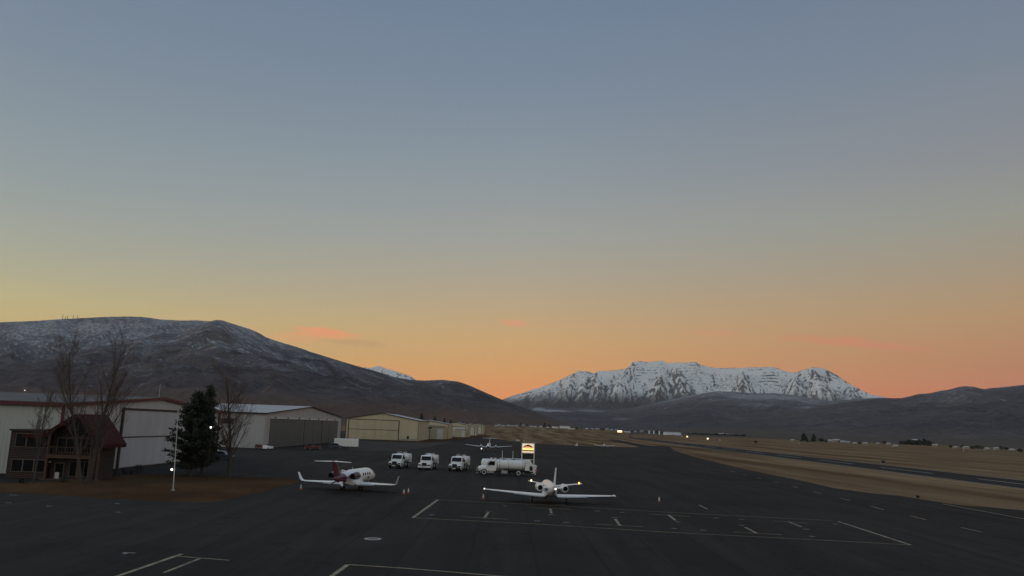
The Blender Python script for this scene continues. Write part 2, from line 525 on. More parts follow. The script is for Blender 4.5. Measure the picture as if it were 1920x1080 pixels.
# ------------------------------------------------------------------ mesh building
class MB:
    def __init__(self):
        self.v, self.f = [], []

    def add(self, verts, faces):
        o = len(self.v)
        self.v += [tuple(p) for p in verts]
        self.f += [tuple(i + o for i in f) for f in faces]

    def box(self, x0, x1, y0, y1, z0, z1):
        self.add([(x0, y0, z0), (x1, y0, z0), (x1, y1, z0), (x0, y1, z0), (x0, y0, z1), (x1, y0, z1), (x1, y1, z1), (x0, y1, z1)],
                 [(0, 3, 2, 1), (4, 5, 6, 7), (0, 1, 5, 4), (1, 2, 6, 5), (2, 3, 7, 6), (3, 0, 4, 7)])

    def bbox(self, x0, x1, y0, y1, z0, z1, c=0.04):
        """box with chamfered vertical and top edges"""
        def ring(z, i):
            a, b_, d, e = x0 + i, x1 - i, y0 + i, y1 - i
            return [(a + c, d, z), (b_ - c, d, z), (b_, d + c, z), (b_, e - c, z), (b_ - c, e, z), (a + c, e, z), (a, e - c, z), (a, d + c, z)]
        self.loft([ring(z0 + c, 0) if False else ring(z0, 0), ring(z1 - c, 0), ring(z1, c)])

    def prism(self, pts, axis, a, b):
        """outline pts in the two other axes, extruded from a to b along axis"""
        n = len(pts)
        def P(p, q):
            return {'x': (q, p[0], p[1]), 'y': (p[0], q, p[1]), 'z': (p[0], p[1], q)}[axis]
        self.add([P(p, a) for p in pts] + [P(p, b) for p in pts],
                 [tuple(range(n))[::-1], tuple(range(n, 2 * n))] + [(i, (i + 1) % n, n + (i + 1) % n, n + i) for i in range(n)])

    def loft(self, rings, cap0=True, cap1=True, close=True):
        n = len(rings[0])
        o = len(self.v)
        for r_ in rings:
            self.v += [tuple(p) for p in r_]
        for k in range(len(rings) - 1):
            a, b = o + k * n, o + (k + 1) * n
            for i in range(n if close else n - 1):
                j = (i + 1) % n
                self.f.append((a + i, a + j, b + j, b + i))
        if cap0:
            self.f.append(tuple(range(o, o + n))[::-1])
        if cap1:
            e = o + (len(rings) - 1) * n
            self.f.append(tuple(range(e, e + n)))

    def tube(self, p0, p1, r0, r1=None, n=10, caps=True):
        r1 = r0 if r1 is None else r1
        p0, p1 = Vector(p0), Vector(p1)
        d = (p1 - p0).normalized()
        a = d.orthogonal().normalized()
        b = d.cross(a)
        def ring(p, r_):
            return [p + (a * math.cos(2 * math.pi * i / n) + b * math.sin(2 * math.pi * i / n)) * r_ for i in range(n)]
        self.loft([ring(p0, r0), ring(p1, r1)], caps, caps)

    def lathe(self, prof, axis='x', n=20, c=(0, 0, 0)):
        """prof: (pos along axis, radius)"""
        rings = []
        for t, r_ in prof:
            rg = []
            for i in range(n):
                u, v = r_ * math.cos(2 * math.pi * i / n), r_ * math.sin(2 * math.pi * i / n)
                p = {'x': (t, u, v), 'y': (u, t, v), 'z': (u, v, t)}[axis]
                rg.append((p[0] + c[0], p[1] + c[1], p[2] + c[2]))
            rings.append(rg)
        self.loft(rings)

    def build(self, name, m, parent=None, sharp=32, smooth=True):
        me = bpy.data.meshes.new(name)
        me.from_pydata(self.v, [], self.f)
        me.validate()
        import bmesh
        bm = bmesh.new()
        bm.from_mesh(me)
        bmesh.ops.recalc_face_normals(bm, faces=bm.faces)
        bm.to_mesh(me)
        bm.free()
        if smooth:
            me.polygons.foreach_set('use_smooth', [True] * len(me.polygons))
            me.set_sharp_from_angle(angle=R(sharp))
        me.materials.append(m)
        o = bpy.data.objects.new(name, me)
        COL.objects.link(o)
        if parent is not None:
            o.parent = parent
        return o


def raw(name, verts, faces, m, smooth=True):
    me = bpy.data.meshes.new(name)
    me.from_pydata(verts, [], faces)
    if smooth:
        me.polygons.foreach_set('use_smooth', [True] * len(me.polygons))
    me.materials.append(m)
    o = bpy.data.objects.new(name, me)
    COL.objects.link(o)
    return o


def tag(o, label=None, cat=None, group=None, kind=None):
    if label:
        o['label'] = label
    if cat:
        o['category'] = cat
    if group:
        o['group'] = group
    if kind:
        o['kind'] = kind
    return o


def thing(name, label, cat, loc=(0, 0, 0), rz=0.0, group=None):
    o = bpy.data.objects.new(name, None)
    COL.objects.link(o)
    o.location = loc
    o.rotation_euler = (0, 0, rz)
    o.empty_display_size = 0.3
    return tag(o, label, cat, group)


def copy_tree(o, parent=None):
    c = o.copy()
    COL.objects.link(c)
    if parent is not None:
        c.parent = parent
    for ch in list(o.children):
        copy_tree(ch, c)
    return c


# ------------------------------------------------------------------ numpy noise for terrain
RNG = np.random.RandomState(3)
PERM = RNG.permutation(512)
PERM = np.concatenate([PERM, PERM, PERM])
GR = RNG.rand(512) * 2 * np.pi


def gnoise(x, y, seed=0):
    xi, yi = np.floor(x).astype(int), np.floor(y).astype(int)
    xf, yf = x - xi, y - yi
    u, v = xf * xf * xf * (xf * (xf * 6 - 15) + 10), yf * yf * yf * (yf * (yf * 6 - 15) + 10)
    def g(ix, iy, dx, dy):
        a = GR[PERM[(PERM[(ix + seed * 37) % 512] + iy) % 512]]
        return np.cos(a) * dx + np.sin(a) * dy
    n00, n10 = g(xi, yi, xf, yf), g(xi + 1, yi, xf - 1, yf)
    n01, n11 = g(xi, yi + 1, xf, yf - 1), g(xi + 1, yi + 1, xf - 1, yf - 1)
    return (n00 * (1 - u) + n10 * u) * (1 - v) + (n01 * (1 - u) + n11 * u) * v


def fbm(x, y, octv=5, seed=0, ridged=False, gain=0.5):
    s, a, tot = np.zeros_like(x), 1.0, 0.0
    for k in range(octv):
        n = gnoise(x * 2 ** k, y * 2 ** k, seed + k)
        s += a * (1 - 2 * np.abs(n) * 1.4 if ridged else n)
        tot += a
        a *= gain
    return s / tot


TERRAIN = []


def polar_hill(name, crest, Dc, D0, D1, m, na=420, nr=110, gully=0.16, gl=(420.0, 1700.0), power=1.35, spurs=(), rough=0.0, seed=1, crest_noise=0.0, kind='structure', rock=False, scour=()):
    pts = [azel(*p) for p in crest]
    azs = np.array([p[0] for p in pts])
    els = np.array([p[1] for p in pts])
    a = np.linspace(azs[0], azs[-1], na)
    el = np.interp(a, azs, els)
    # soften the corners of the traced outline, then a little fine break-up
    k = np.array([1, 2, 3, 2, 1.0]); k /= k.sum()
    el = np.convolve(np.pad(el, 2, mode='edge'), k, mode='valid')
    dc = np.interp(a, [azel(px, 700)[0] for px, _ in Dc], [d for _, d in Dc])
    if crest_noise:
        el = el + crest_noise * fbm(a * 260, a * 0 + 3.3, 4, seed + 9)
    hc = np.maximum(CAM_H + dc * np.tan(el), -8.0)
    tt = np.concatenate([np.linspace(0, 1, nr), 1 + np.linspace(0.04, 1, 26)])
    A, TT = np.meshgrid(a, tt, indexing='ij')
    DCm, HC = dc[:, None] + 0 * TT, hc[:, None] + 0 * TT
    rho = np.where(TT <= 1, D0 + TT * (DCm - D0), DCm + (TT - 1) * (D1 - DCm))
    X, Y = rho * np.sin(A), rho * np.cos(A)
    tf = np.clip(TT, 0, 1)
    shape = np.where(TT <= 1, tf ** power, np.clip(2 - TT, 0, 1) ** 1.2)
    H = HC * shape
    lat = A * DCm
    wx = fbm(lat / 1500, rho / 1500, 3, seed + 20) * 900
    gnz = fbm((lat + wx) / gl[0], rho / gl[1], 5, seed, ridged=True)
    env = np.where(TT <= 1, (4 * tf * (1 - tf)) ** 0.7 * (0.4 + 0.6 * tf), 0.15)
    H = H + HC * gully * (gnz - 0.45) * env
    if rough:
        H = H + HC * rough * fbm(lat / 230, rho / 230, 5, seed + 5) * env
    H0 = H.copy()
    spw = np.zeros_like(H)
    for sp_ in spurs:
        path = [atd(px, py, d) for px, py, d in sp_['path']]
        kx = sp_['k']
        best = np.full(H.shape, -1e9)
        wob = 1 + 0.55 * fbm(X / 210, Y / 210, 5, seed + 31, ridged=True)
        for p, q in zip(path[:-1], path[1:]):
            dx, dy = q.x - p.x, q.y - p.y
            L2 = dx * dx + dy * dy
            s = np.clip(((X - p.x) * dx + (Y - p.y) * dy) / L2, 0, 1)
            dist = np.hypot(X - (p.x + s * dx), Y - (p.y + s * dy))
            best = np.maximum(best, p.z + s * (q.z - p.z) - kx * dist * wob)
        lim = CAM_H + rho * np.tan(el[:, None]) - 4
        spw = np.maximum(spw, sp_.get('w', 0.4) * np.clip((np.minimum(best, lim) - H0 - 5) / 85, 0, 1) * (best > H - 25))
        H = np.maximum(H, np.minimum(best, lim))
    H = np.where(TT <= 0.0001, -6, H)
    H = np.where(TT >= 1.9999, -6, H)
    nT = len(tt)
    V = np.stack([X, Y, H], -1).reshape(-1, 3)
    i, j = np.meshgrid(np.arange(na - 1), np.arange(nT - 1), indexing='ij')
    q = (i * nT + j).ravel()
    faces = np.stack([q, q + nT, q + nT + 1, q + 1], -1)
    o = raw(name, V.tolist(), faces.tolist(), m)
    tag(o, kind=kind)
    if rock:
        drho = np.gradient(H, axis=1) / np.maximum(np.abs(np.gradient(rho, axis=1)), 1.0)
        dlat = np.gradient(H, axis=0) / np.maximum(np.abs(np.gradient(lat, axis=0)), 1.0)
        sst = lambda x, e0, e1: (lambda q: q * q * (3 - 2 * q))(np.clip((x - e0) / (e1 - e0), 0, 1))
        wv_ = fbm(lat / 600, rho / 600, 4, seed + 60)
        streak = fbm((lat + 160 * wv_) / 150, rho / 1100, 5, seed + 61, ridged=True, gain=0.62)
        fine_ = fbm(lat / 70, H / 55, 4, seed + 62, gain=0.65)
        spur = sst(H - H0, 5, 90)
        low_ = 1 - sst(H, 0.42 * HC, 0.92 * HC)
        below = HC - H
        q_ = (below * 0.75 + 0.25 * (HC.max() - H) + 70 * wv_ + 10 * fine_) / 78.0
        band = sst(np.sin(2 * np.pi * q_) + 0.9 * fine_ + 0.9 * fbm(lat / 420, H / 160, 4, seed + 66), 0.55, 1.15)
        side = sst(np.abs(dlat), 0.25, 0.8)
        rk = spw * (0.22 + 0.75 * sst(streak + 0.25 * fine_, 0.40, 0.66)) * (0.35 + 0.65 * low_)
        rk = np.maximum(rk, 0.85 * band * sst(below, 6, 30) * (1 - 0.75 * spur) * (0.25 + 0.75 * sst(H, 0.62 * HC, 0.82 * HC)) * sst(fbm(lat / 900, H / 300, 3, seed + 70), -0.16, 0.16))
        rk = np.maximum(rk, (1 - sst(H, 0.30 * HC, 0.62 * HC)) * (0.35 + 0.65 * sst(streak + 0.3 * fine_, 0.38, 0.62)))
        rk = np.maximum(rk, 0.5 * side * sst(streak + fine_ * 0.4, 0.44, 0.68))
        rk = rk + 0.20 * sst(fine_ + 0.5 * streak, 0.12, 0.45)
        rk = np.maximum(rk, 0.9 * sst(14 - below, 0, 10) * sst(fine_ + wv_, -0.1, 0.25))
        for p0_, p1_, amt_ in scour:
            a0_, a1_ = azel(p0_, 730)[0], azel(p1_, 730)[0]
            wz = sst(A, a0_ - 0.006, a0_ + 0.006) * (1 - sst(A, a1_ - 0.006, a1_ + 0.006))
            n2_ = fbm(lat / 95 + H / 120, H / 60, 5, seed + 75, ridged=True, gain=0.68)
            rk = np.maximum(rk, amt_ * wz * sst(below, 60, 200) * (0.16 + 0.9 * sst(n2_, 0.40, 0.72)))
        at_ = o.data.attributes.new('rock', 'FLOAT', 'POINT')
        at_.data.foreach_set('value', np.clip(rk, 0, 1).astype(np.float32).ravel())
    TERRAIN.append((a, tt, rho, H, dc, D0))
    return o


def terrain_h(x, y):
    az, r_ = math.atan2(x, y), math.hypot(x, y)
    h = 0.0
    for a, tt, rho, H, dc, D0 in TERRAIN:
        if az < a[0] or az > a[-1]:
            continue
        i = int(np.searchsorted(a, az))
        i = min(max(i, 0), len(a) - 1)
        if r_ < rho[i, 0] or r_ > rho[i, -1]:
            continue
        h = max(h, float(np.interp(r_, rho[i], H[i])))
    return h


def drop(px, py, far=5200.0):
    d = ray(px, py)
    hz = math.hypot(d.x, d.y)
    D = 120.0
    while D < far:
        z = CAM_H + d.z / hz * D
        x, y = d.x / hz * D, d.y / hz * D
        h = terrain_h(x, y)
        if z <= h:
            return Vector((x, y, h))
        D *= 1.006
    D = 1900.0
    x, y = d.x / hz * D, d.y / hz * D
    return Vector((x, y, terrain_h(x, y)))

# ------------------------------------------------------------------ the setting: ground, pavement, markings
def flat(name, pts, z, m, kind='structure'):
    from mathutils.geometry import delaunay_2d_cdt
    n = len(pts)
    vs, _, fs = delaunay_2d_cdt([Vector((p[0], p[1])) for p in pts], [(i, (i + 1) % n) for i in range(n)], [list(range(n))], 1, 1e-4)[:3]
    o = raw(name, [(p.x, p.y, z) for p in vs], [tuple(f) for f in fs], m, False)
    return tag(o, kind=kind)


def ragged(pts, amp, step, seed, closed=True):
    rr, out = random.Random(seed), []
    for p, q in zip(pts, pts[1:] + (pts[:1] if closed else [])):
        d = (q - p)
        n = int(min(90, max(1, d.length / step)))
        nn = Vector((-d.y, d.x, 0)).normalized()
        for k in range(n):
            out.append(p + d * (k / n) + nn * (rr.gauss(0, amp) if k else 0))
    return out if closed else out + [pts[-1]]


def px_poly(name, pxs, z, m):
    return flat(name, ragged([at(*p) for p in pxs], 0.16, 1.3, len(pxs)), z, m)


GR_R = 24500.0
gv = [(0, 0, 0)] + [(r_ * math.cos(k * math.pi / 24), r_ * math.sin(k * math.pi / 24), 0) for r_ in (600, 3000, GR_R) for k in range(48)]
gf = [(0, 1 + k, 1 + (k + 1) % 48) for k in range(48)]
for b_ in (0, 48):
    gf += [(1 + b_ + k, 1 + b_ + 48 + k, 1 + b_ + 48 + (k + 1) % 48, 1 + b_ + (k + 1) % 48) for k in range(48)]
tag(raw('ground', gv, gf, FIELD, False), kind='structure')

# apron: one sheet, its western edge following the grass
edge = [(2000, 968), (1900, 955), (1800, 947), (1745, 939), (1690, 930), (1640, 925.5), (1560, 914.5), (1520, 905), (1460, 892.5), (1400, 880.5), (1350, 868.5), (1300, 856), (1262, 844),
        (1256, 837.5), (1236, 835.5), (1190, 838.5), (1110, 837), (1000, 831), (966, 828.5), (938, 824), (905, 818.5)]
ap = ragged([at(*p) for p in edge], 0.16, 1.6, 5, False)
ap = [Vector((75, -20, 0)), Vector((75, 60, 0))] + ap + [Vector((-60, 760, 0)), Vector((-330, 700, 0)), Vector((-330, -20, 0))]
flat('apron', ap, 0.006, ASPH)
# grass strip that lies along the hangar row and the lawn before the lodge
px_poly('lawn', [(-40, 921), (60, 926), (140, 931), (230, 936), (330, 941), (375, 942.5), (410, 940.5), (450, 933), (500, 920), (545, 908.5), (566, 902.5), (556, 899), (520, 897), (470, 895),
                 (400, 893), (330, 890), (260, 889), (200, 893), (100, 903), (-40, 908)], 0.012, LAWN)
px_poly('verge', [(700, 827.5), (790, 829.5), (850, 826), (905, 820.5), (930, 817), (905, 813.5), (850, 817), (808, 822), (745, 826)], 0.012, LAWN)


px_poly('concrete_pad', [(640, 824), (700, 828), (790, 830.5), (850, 828), (805, 838), (742, 845.5), (690, 846), (655, 843)], 0.010, mat('worn_concrete', (0.062, 0.056, 0.050), 0.95, var=0.25, scale=0.08, spec=0.05))


def strip(name, a, b, wdt, z, m, ext0=0.0, ext1=0.0):
    a, b = Vector(a[:2]), Vector(b[:2])
    d = (b - a).normalized()
    a, b = a - d * ext0, b + d * ext1
    n = Vector((-d.y, d.x)) * wdt / 2
    return flat(name, [a + n, a - n, b - n, b + n], z, m)


rw_a, rw_b = Vector((117.5, 150)), Vector((153.0, 813))
strip('runway', rw_a, rw_b, 24.0, 0.008, ASPH, 160, 1900)
strip('taxiway', (84, 480), (140, 1490), 12.0, 0.010, ASPH, 6, 900)
strip('taxiway_link', (90, 505), (131, 470), 11.0, 0.009, ASPH, 0, 0)


def line_set(name, segs, wdt, z, m):
    V, Fc = [], []
    for s in segs:
        x0, y0, x1, y1 = s[:4]
        ww = s[4] if len(s) > 4 else wdt
        a, b = at(x0, y0), at(x1, y1)
        d = (b - a).normalized()
        n = Vector((-d.y, d.x, 0)) * ww / 2
        o = len(V)
        for p in (a + n, a - n, b - n, b + n):
            V.append((p.x, p.y, z))
        Fc.append((o, o + 1, o + 2, o + 3))
    return tag(raw(name, V, Fc, m, False), kind='structure')


line_set('parking_line', [(820.7, 937.2, 773.9, 971.2, 0.32), (1572, 978, 1707.5, 1022, 0.3), (652, 1059, 600, 1096, 0.3), (340.5, 1039, 205, 1086, 0.3), (374.5, 1047.7, 307.4, 1074, 0.22),
                          (1767.7, 944.8, 1990, 986, 0.28), (915.5, 960.8, 908.5, 971, 0.28), (1032, 954, 1033.7, 962.5, 0.28), (1153.5, 973.5, 1162.3, 985.2, 0.28), (1253.5, 965.7, 1266.5, 976, 0.28),
                          (1397, 988.7, 1420, 1000.6, 0.26), (1479, 978.8, 1503, 988.2, 0.24), (1311, 947, 1326, 954.6, 0.2)], 0.28, 0.016, YLINE)
line_set('parking_line', [(820.7, 937.2, 1030, 947.6), (1030, 947.6, 1240, 960.2), (1240, 960.2, 1560, 976.5), (774, 971.2, 1000, 982.5), (1000, 982.5, 1240, 997.5), (1240, 997.5, 1480, 1010), (1480, 1010, 1707, 1022),
                          (865, 969, 952, 974), (995, 952, 1072, 955.2), (1116, 983, 1206, 988), (1216, 964, 1293, 968.6), (1375.6, 997.6, 1465.6, 1003), (1449, 977, 1516, 981),
                          (652, 1059, 760, 1066, 0.26), (760, 1066, 990, 1085, 0.26), (328, 1043, 430, 1051, 0.2)], 0.19, 0.020, YTHIN)
line_set('tie_down_mark', [(912, 959, 922, 959.3), (1028, 965, 1039.5, 965.5), (1147, 971, 1158, 971.6), (942, 948.7, 950.4, 949), (805, 965.6, 816, 966), (1002.5, 976.8, 1013.4, 977.3),
                           (1056, 979.7, 1067, 980.2), (1114, 958, 1124, 959), (1162, 960.7, 1171, 961.2), (1041.5, 946.2, 1059, 947.1), (1266.6, 978.5, 1276.5, 979), (1258.4, 990.9, 1269, 991.5),
                           (1313, 994, 1324, 994.8), (1338, 971.4, 1347, 972), (1385, 973.9, 1395, 974.6), (1386, 985, 1396, 985.6), (1506, 992.3, 1518.7, 992.9), (1562, 982.8, 1572, 983.4),
                           (1517, 1005.7, 1528, 1006.3), (229.7, 1036.6, 254, 1037.6), (232, 1039.5, 240, 1036.9), (17, 928.2, 32, 928.9), (9, 943, 21, 943.5), (87, 949, 97, 949.5), (215, 944.2, 224, 944.8), (217, 960.4, 226, 961)],
         0.26, 0.024, WLINE)
line_set('taxi_line', [(1370, 883.6, 1377.5, 885.2), (1394, 889.6, 1400, 890.8), (1419.5, 896, 1429, 897.8), (1449.5, 903.7, 1459.5, 905.4), (1484, 911.9, 1495.6, 914.5), (1525, 922.4, 1540, 925.8),
                       (1574.5, 934.2, 1593, 938.4), (1633, 949.7, 1657.7, 956.1), (1708, 967.8, 1737, 975.2), (1802, 989.4, 1841, 998)], 0.24, 0.028, YLINE)
# runway centre stripes
cl = []
dr = (rw_b - rw_a).normalized()
stripes_v, stripes_f = [], []
for k in range(30):
    s0 = -40 + k * 61.0
    a, b = rw_a + dr * s0, rw_a + dr * (s0 + 36.5)
    n = Vector((-dr.y, dr.x)) * 0.5
    o = len(stripes_v)
    for p in (a + n, a - n, b - n, b + n):
        stripes_v.append((p.x, p.y, 0.014))
    stripes_f.append((o, o + 1, o + 2, o + 3))
for sd in (-11.2, 11.2):
    nn = Vector((-dr.y, dr.x))
    a, b = rw_a - dr * 100 + nn * sd, rw_a + dr * 2200 + nn * sd
    o = len(stripes_v)
    for p in (a + nn * .35, a - nn * .35, b - nn * .35, b + nn * .35):
        stripes_v.append((p.x, p.y, 0.014))
    stripes_f.append((o, o + 1, o + 2, o + 3))
tag(raw('runway_stripe', stripes_v, stripes_f, WLINE, False), kind='structure')

# ------------------------------------------------------------------ hills and mountains
HM = hill_mat('scrub_hill', (0.074, 0.067, 0.074), (0.124, 0.108, 0.104), 0.6, 60, 560, 24.0, stretch=(1, 1, 0.6), base_brown=((0.135, 0.092, 0.066), 120.0))
polar_hill('hill', [(-420, 640), (-100, 609), (0, 604), (60, 602), (120, 598), (200, 594), (240, 593.2), (265, 594), (282, 596), (300, 599), (340, 601), (370, 600.5), (405, 603), (440, 618), (520, 690)],
           [(-420, 6900), (520, 6300)], 4300, 9000, HM, na=360, nr=90, power=1.2, gully=0.22, rough=0.04, seed=4, crest_noise=0.00035)
polar_hill('hill', [(-420, 735), (-100, 700), (0, 690), (100, 667), (180, 652), (240, 638.5), (275, 632), (305, 624.5), (328, 625), (345, 621), (362, 615), (385, 606), (405, 600), (418, 601), (430, 605), (470, 617.5), (485, 624), (500, 633),
                    (530, 643), (560, 651.5), (580, 659), (600, 665), (650, 680.5), (690, 692), (715, 699), (740, 707), (770, 712.5), (800, 713.5), (830, 712), (860, 715.5), (880, 722.5), (915, 738), (945, 751), (990, 767), (1040, 786), (1095, 804), (1140, 813)],
           [(-420, 4700), (405, 4700), (1100, 6200)], 1500, 7600, HM, na=640, nr=150, power=1.55, gully=0.30, gl=(560, 2200), rough=0.05, seed=11, crest_noise=0.0003)
CASC = snow_mountain_mat('snow_peak_far', 300, 700)
polar_hill('mountain', [(655, 715), (672, 697), (684, 688.5), (692, 690.5), (700, 688.5), (709, 686), (716, 687.5), (724, 691.5), (733, 693), (745, 697), (757, 701), (768, 704), (778, 711), (800, 722), (830, 740)],
           [(655, 19500), (830, 19500)], 16000, 23000, CASC, na=180, nr=90, power=1.5, gully=0.20, gl=(500, 900), rough=0.09, seed=17, crest_noise=0.0003, rock=True)
TIMP = snow_mountain_mat('snow_peak', 560, 900)
polar_hill('mountain', [(860, 795), (905, 766), (945, 748), (965, 740.5), (985, 735.5), (997, 730), (1010, 727), (1030, 720), (1050, 712.5), (1065, 705), (1078, 698.5), (1085, 694.5), (1092, 696.5), (1100, 695.5), (1108, 698), (1115, 700.5), (1120, 696), (1130, 695.5), (1150, 694.5),
                        (1163, 693.5), (1175, 690.5), (1181, 684), (1188, 678), (1200, 677), (1210, 678.5), (1220, 678.5), (1232, 677.5), (1240, 675.5), (1247, 679), (1253, 681), (1265, 679.5), (1285, 680), (1304, 678.5), (1310, 682), (1318, 685.5), (1328, 688), (1340, 689.5), (1360, 690.5), (1378, 689.5), (1385, 690.5), (1405, 689), (1430, 688.5), (1448, 688.5), (1462, 691.5), (1475, 697), (1483, 698.5), (1495, 698),
                        (1505, 693), (1513, 692.5), (1521, 688.5), (1535, 689.5), (1546, 691.5), (1556, 696.5), (1570, 704), (1582, 712), (1592, 719), (1605, 726), (1618, 733), (1635, 740), (1655, 744), (1700, 752), (1800, 775)],
           [(860, 20500), (1240, 19500), (1800, 18000)], 12200, 24000, TIMP, na=1000, nr=260, power=2.9, gully=0.12, gl=(420, 1300), rough=0.05, seed=23, crest_noise=0.0004, rock=True, scour=((1285, 1400, 0.42), (1400, 1510, 0.38), (960, 1060, 0.55), (1215, 1290, 0.3)),
           spurs=[dict(path=[(1112, 702, 19600), (1117, 708, 18700), (1122, 730, 17300), (1126, 752, 15800)], k=0.72, w=1.0),
                  dict(path=[(1266, 688, 19100), (1270, 694, 18600), (1277, 720, 17400), (1284, 748, 15600)], k=0.72, w=1.0),
                  dict(path=[(1240, 702, 18500), (1236, 722, 17300), (1228, 746, 15800)], k=0.8, w=0.8),
                  dict(path=[(1188, 681, 19400), (1170, 702, 18500), (1160, 724, 17300)], k=0.8),
                  dict(path=[(1078, 706, 19500), (1062, 728, 18300), (1050, 750, 16600)], k=0.8),
                  dict(path=[(1030, 727, 19800), (1020, 744, 18300)], k=0.75),
                  dict(path=[(990, 737, 20000), (985, 750, 18600)], k=0.75),
                  dict(path=[(1394, 695, 18700), (1393, 710, 17900), (1390, 730, 16600)], k=0.95, w=1.0),
                  dict(path=[(1490, 703, 18400), (1492, 722, 17000)], k=0.9),
                  dict(path=[(1524, 692, 18500), (1532, 706, 17800), (1540, 726, 16500)], k=0.75),
                  dict(path=[(1590, 722, 18000), (1600, 738, 16600)], k=0.7),
                  dict(path=[(1100, 700, 19700), (1094, 722, 18200), (1088, 748, 16400)], k=0.9),
                  dict(path=[(1150, 702, 19300), (1148, 718, 18600), (1142, 748, 16800)], k=1.0),])
FOOT = hill_mat('forest_foothill', (0.084, 0.080, 0.088), (0.140, 0.130, 0.130), 0.5, 120, 620, 60.0, stretch=(1, 1, 0.6),
                patch=[(tuple(atd(1036, 769, 10200)), (260, 900, 46), 0.6), (tuple(atd(1012, 765, 10600)), (120, 600, 30), 0.6), (tuple(atd(1110, 770, 10200)), (230, 900, 28), 0.3), (tuple(atd(1165, 789, 8600)), (260, 900, 36), 0.22), (tuple(atd(1440, 750, 10500)), (700, 900, 90), 0.3)])
polar_hill('foothill', [(960, 775), (1000, 763.5), (1015, 763), (1060, 765.5), (1100, 765), (1150, 769), (1190, 764), (1230, 754), (1270, 746), (1310, 739), (1345, 733.5), (1380, 735), (1410, 737.5), (1450, 737), (1490, 741), (1530, 748), (1560, 752), (1610, 748), (1650, 745.5), (1700, 748), (1780, 758)],
           [(960, 11500), (1780, 10800)], 4200, 13500, FOOT, na=420, nr=120, power=1.45, gully=0.18, gl=(700, 1900), rough=0.035, seed=31)
RIGHTM = hill_mat('sage_hill', (0.088, 0.081, 0.088), (0.142, 0.128, 0.124), 0.6, 200, 700, 60.0, stretch=(1, 1, 0.6), base_brown=((0.115, 0.095, 0.075), 60.0))
polar_hill('hill', [(1180, 808), (1240, 803), (1300, 797), (1380, 788), (1450, 778), (1500, 769), (1540, 761), (1580, 755), (1620, 750), (1650, 747.5), (1672, 746.5), (1690, 746.5), (1705, 743.5), (1722, 738.5), (1740, 738), (1760, 733.5), (1780, 730.5), (1795, 726), (1808, 724), (1825, 725), (1845, 730), (1858, 727.5), (1880, 726), (1900, 723.5), (1920, 721.5), (1990, 715), (2200, 700)],
           [(1180, 6200), (1690, 7600), (2200, 7600)], 2300, 10500, RIGHTM, na=460, nr=120, power=1.5, gully=0.16, gl=(650, 1800), rough=0.03, seed=41, crest_noise=0.0003)
# low bench with the edge of town on it
polar_hill('bench', [(820, 801), (880, 796.5), (940, 797), (1000, 798.5), (1060, 800.5), (1120, 804), (1180, 808.5)], [(820, 1900), (1180, 2300)], 750, 3200, FIELD, na=120, nr=40, power=1.2, gully=0.03, seed=51)


# ------------------------------------------------------------------ buildings
def gable_x(mb, x, ys, ye, eave, ridge, y_r, t=0.12, z0=0.0):
    """gable wall standing in the plane x, from ys to ye"""
    mb.prism([(ys, z0), (ye, z0), (ye, eave), (y_r, ridge), (ys, eave)], 'x', x - t, x)


def window(parent, name, x0, x1, y, z0, z1, frame_m, bars=1):
    p = MB()
    p.box(x0, x1, y - 0.05, y + 0.02, z0, z1)
    o = p.build(name, GLASS, parent)
    f = MB()
    w_ = 0.07
    f.box(x0 - w_, x1 + w_, y - 0.09, y - 0.052, z0 - w_, z0)
    f.box(x0 - w_, x1 + w_, y - 0.09, y - 0.052, z1, z1 + w_)
    for k in range(bars + 2):
        xx = x0 - w_ / 2 + (x1 - x0 + w_) * k / (bars + 1)
        f.box(xx - w_ / 2, xx + w_ / 2, y - 0.088, y - 0.053, z0, z1)
    f.build('frame', LODGEF, o)
    return o


# white hangar with red trim, its gable end towards the apron
wh = thing('hangar', 'big white metal hangar with red trim standing behind the red roofed lodge', 'hangar', (-64, 116, 0))
X0, YR, YE, EV, RD = -72.0, 32.5, 65.0, 10.0, 11.95
m_ = MB(); gable_x(m_, 0, 0, YE, EV, RD, YR, 0.2); m_.build('gable_wall', HANGW, wh)
for q_ in (0, YE - 0.2):
    m_ = MB(); m_.box(X0, -0.2, q_, q_ + 0.2, 0, EV); m_.build('side_wall', HANGWX, wh)
m_ = MB()
m_.add([(X0, -0.5, EV + 0.03), (0.5, -0.5, EV + 0.03), (0.5, YR, RD + 0.12), (X0, YR, RD + 0.12), (0.5, YE + 0.5, EV + 0.03), (X0, YE + 0.5, EV + 0.03)], [(0, 1, 2, 3), (3, 2, 4, 5)])
m_.build('roof', ROOFW, wh, smooth=False)
m_ = MB()
m_.box(X0, 0.3, -0.56, -0.502, EV - 0.35, EV + 0.22)
for ya, yb, za, zb in ((-0.5, YR, EV, RD), (YE + 0.5, YR, EV, RD)):
    m_.add([(0.502, ya, za - 0.35), (0.502, yb, zb - 0.28), (0.502, yb, zb + 0.18), (0.502, ya, za + 0.18), (0.56, ya, za - 0.35), (0.56, yb, zb - 0.28), (0.56, yb, zb + 0.18), (0.56, ya, za + 0.18)],
           [(0, 1, 2, 3), (4, 5, 6, 7), (0, 1, 5, 4), (3, 2, 6, 7), (0, 3, 7, 4), (1, 2, 6, 5)])
m_.build('red_fascia', TRIMR, wh)
m_ = MB(); m_.box(0.0, 0.22, -0.22, 0.3, 0, EV - 0.4); m_.build('corner_post', TRIMR, wh)
m_ = MB(); m_.box(0.0, 0.25, YE - 2.3, YE - 1.7, 0, EV - 0.3); m_.build('corner_post', TRIMR, wh)
dr_ = MB(); dr_.box(0.003, 0.16, 18.4, 55.0, 0.15, 4.95); dr_.build('hangar_door', DOORW, wh)
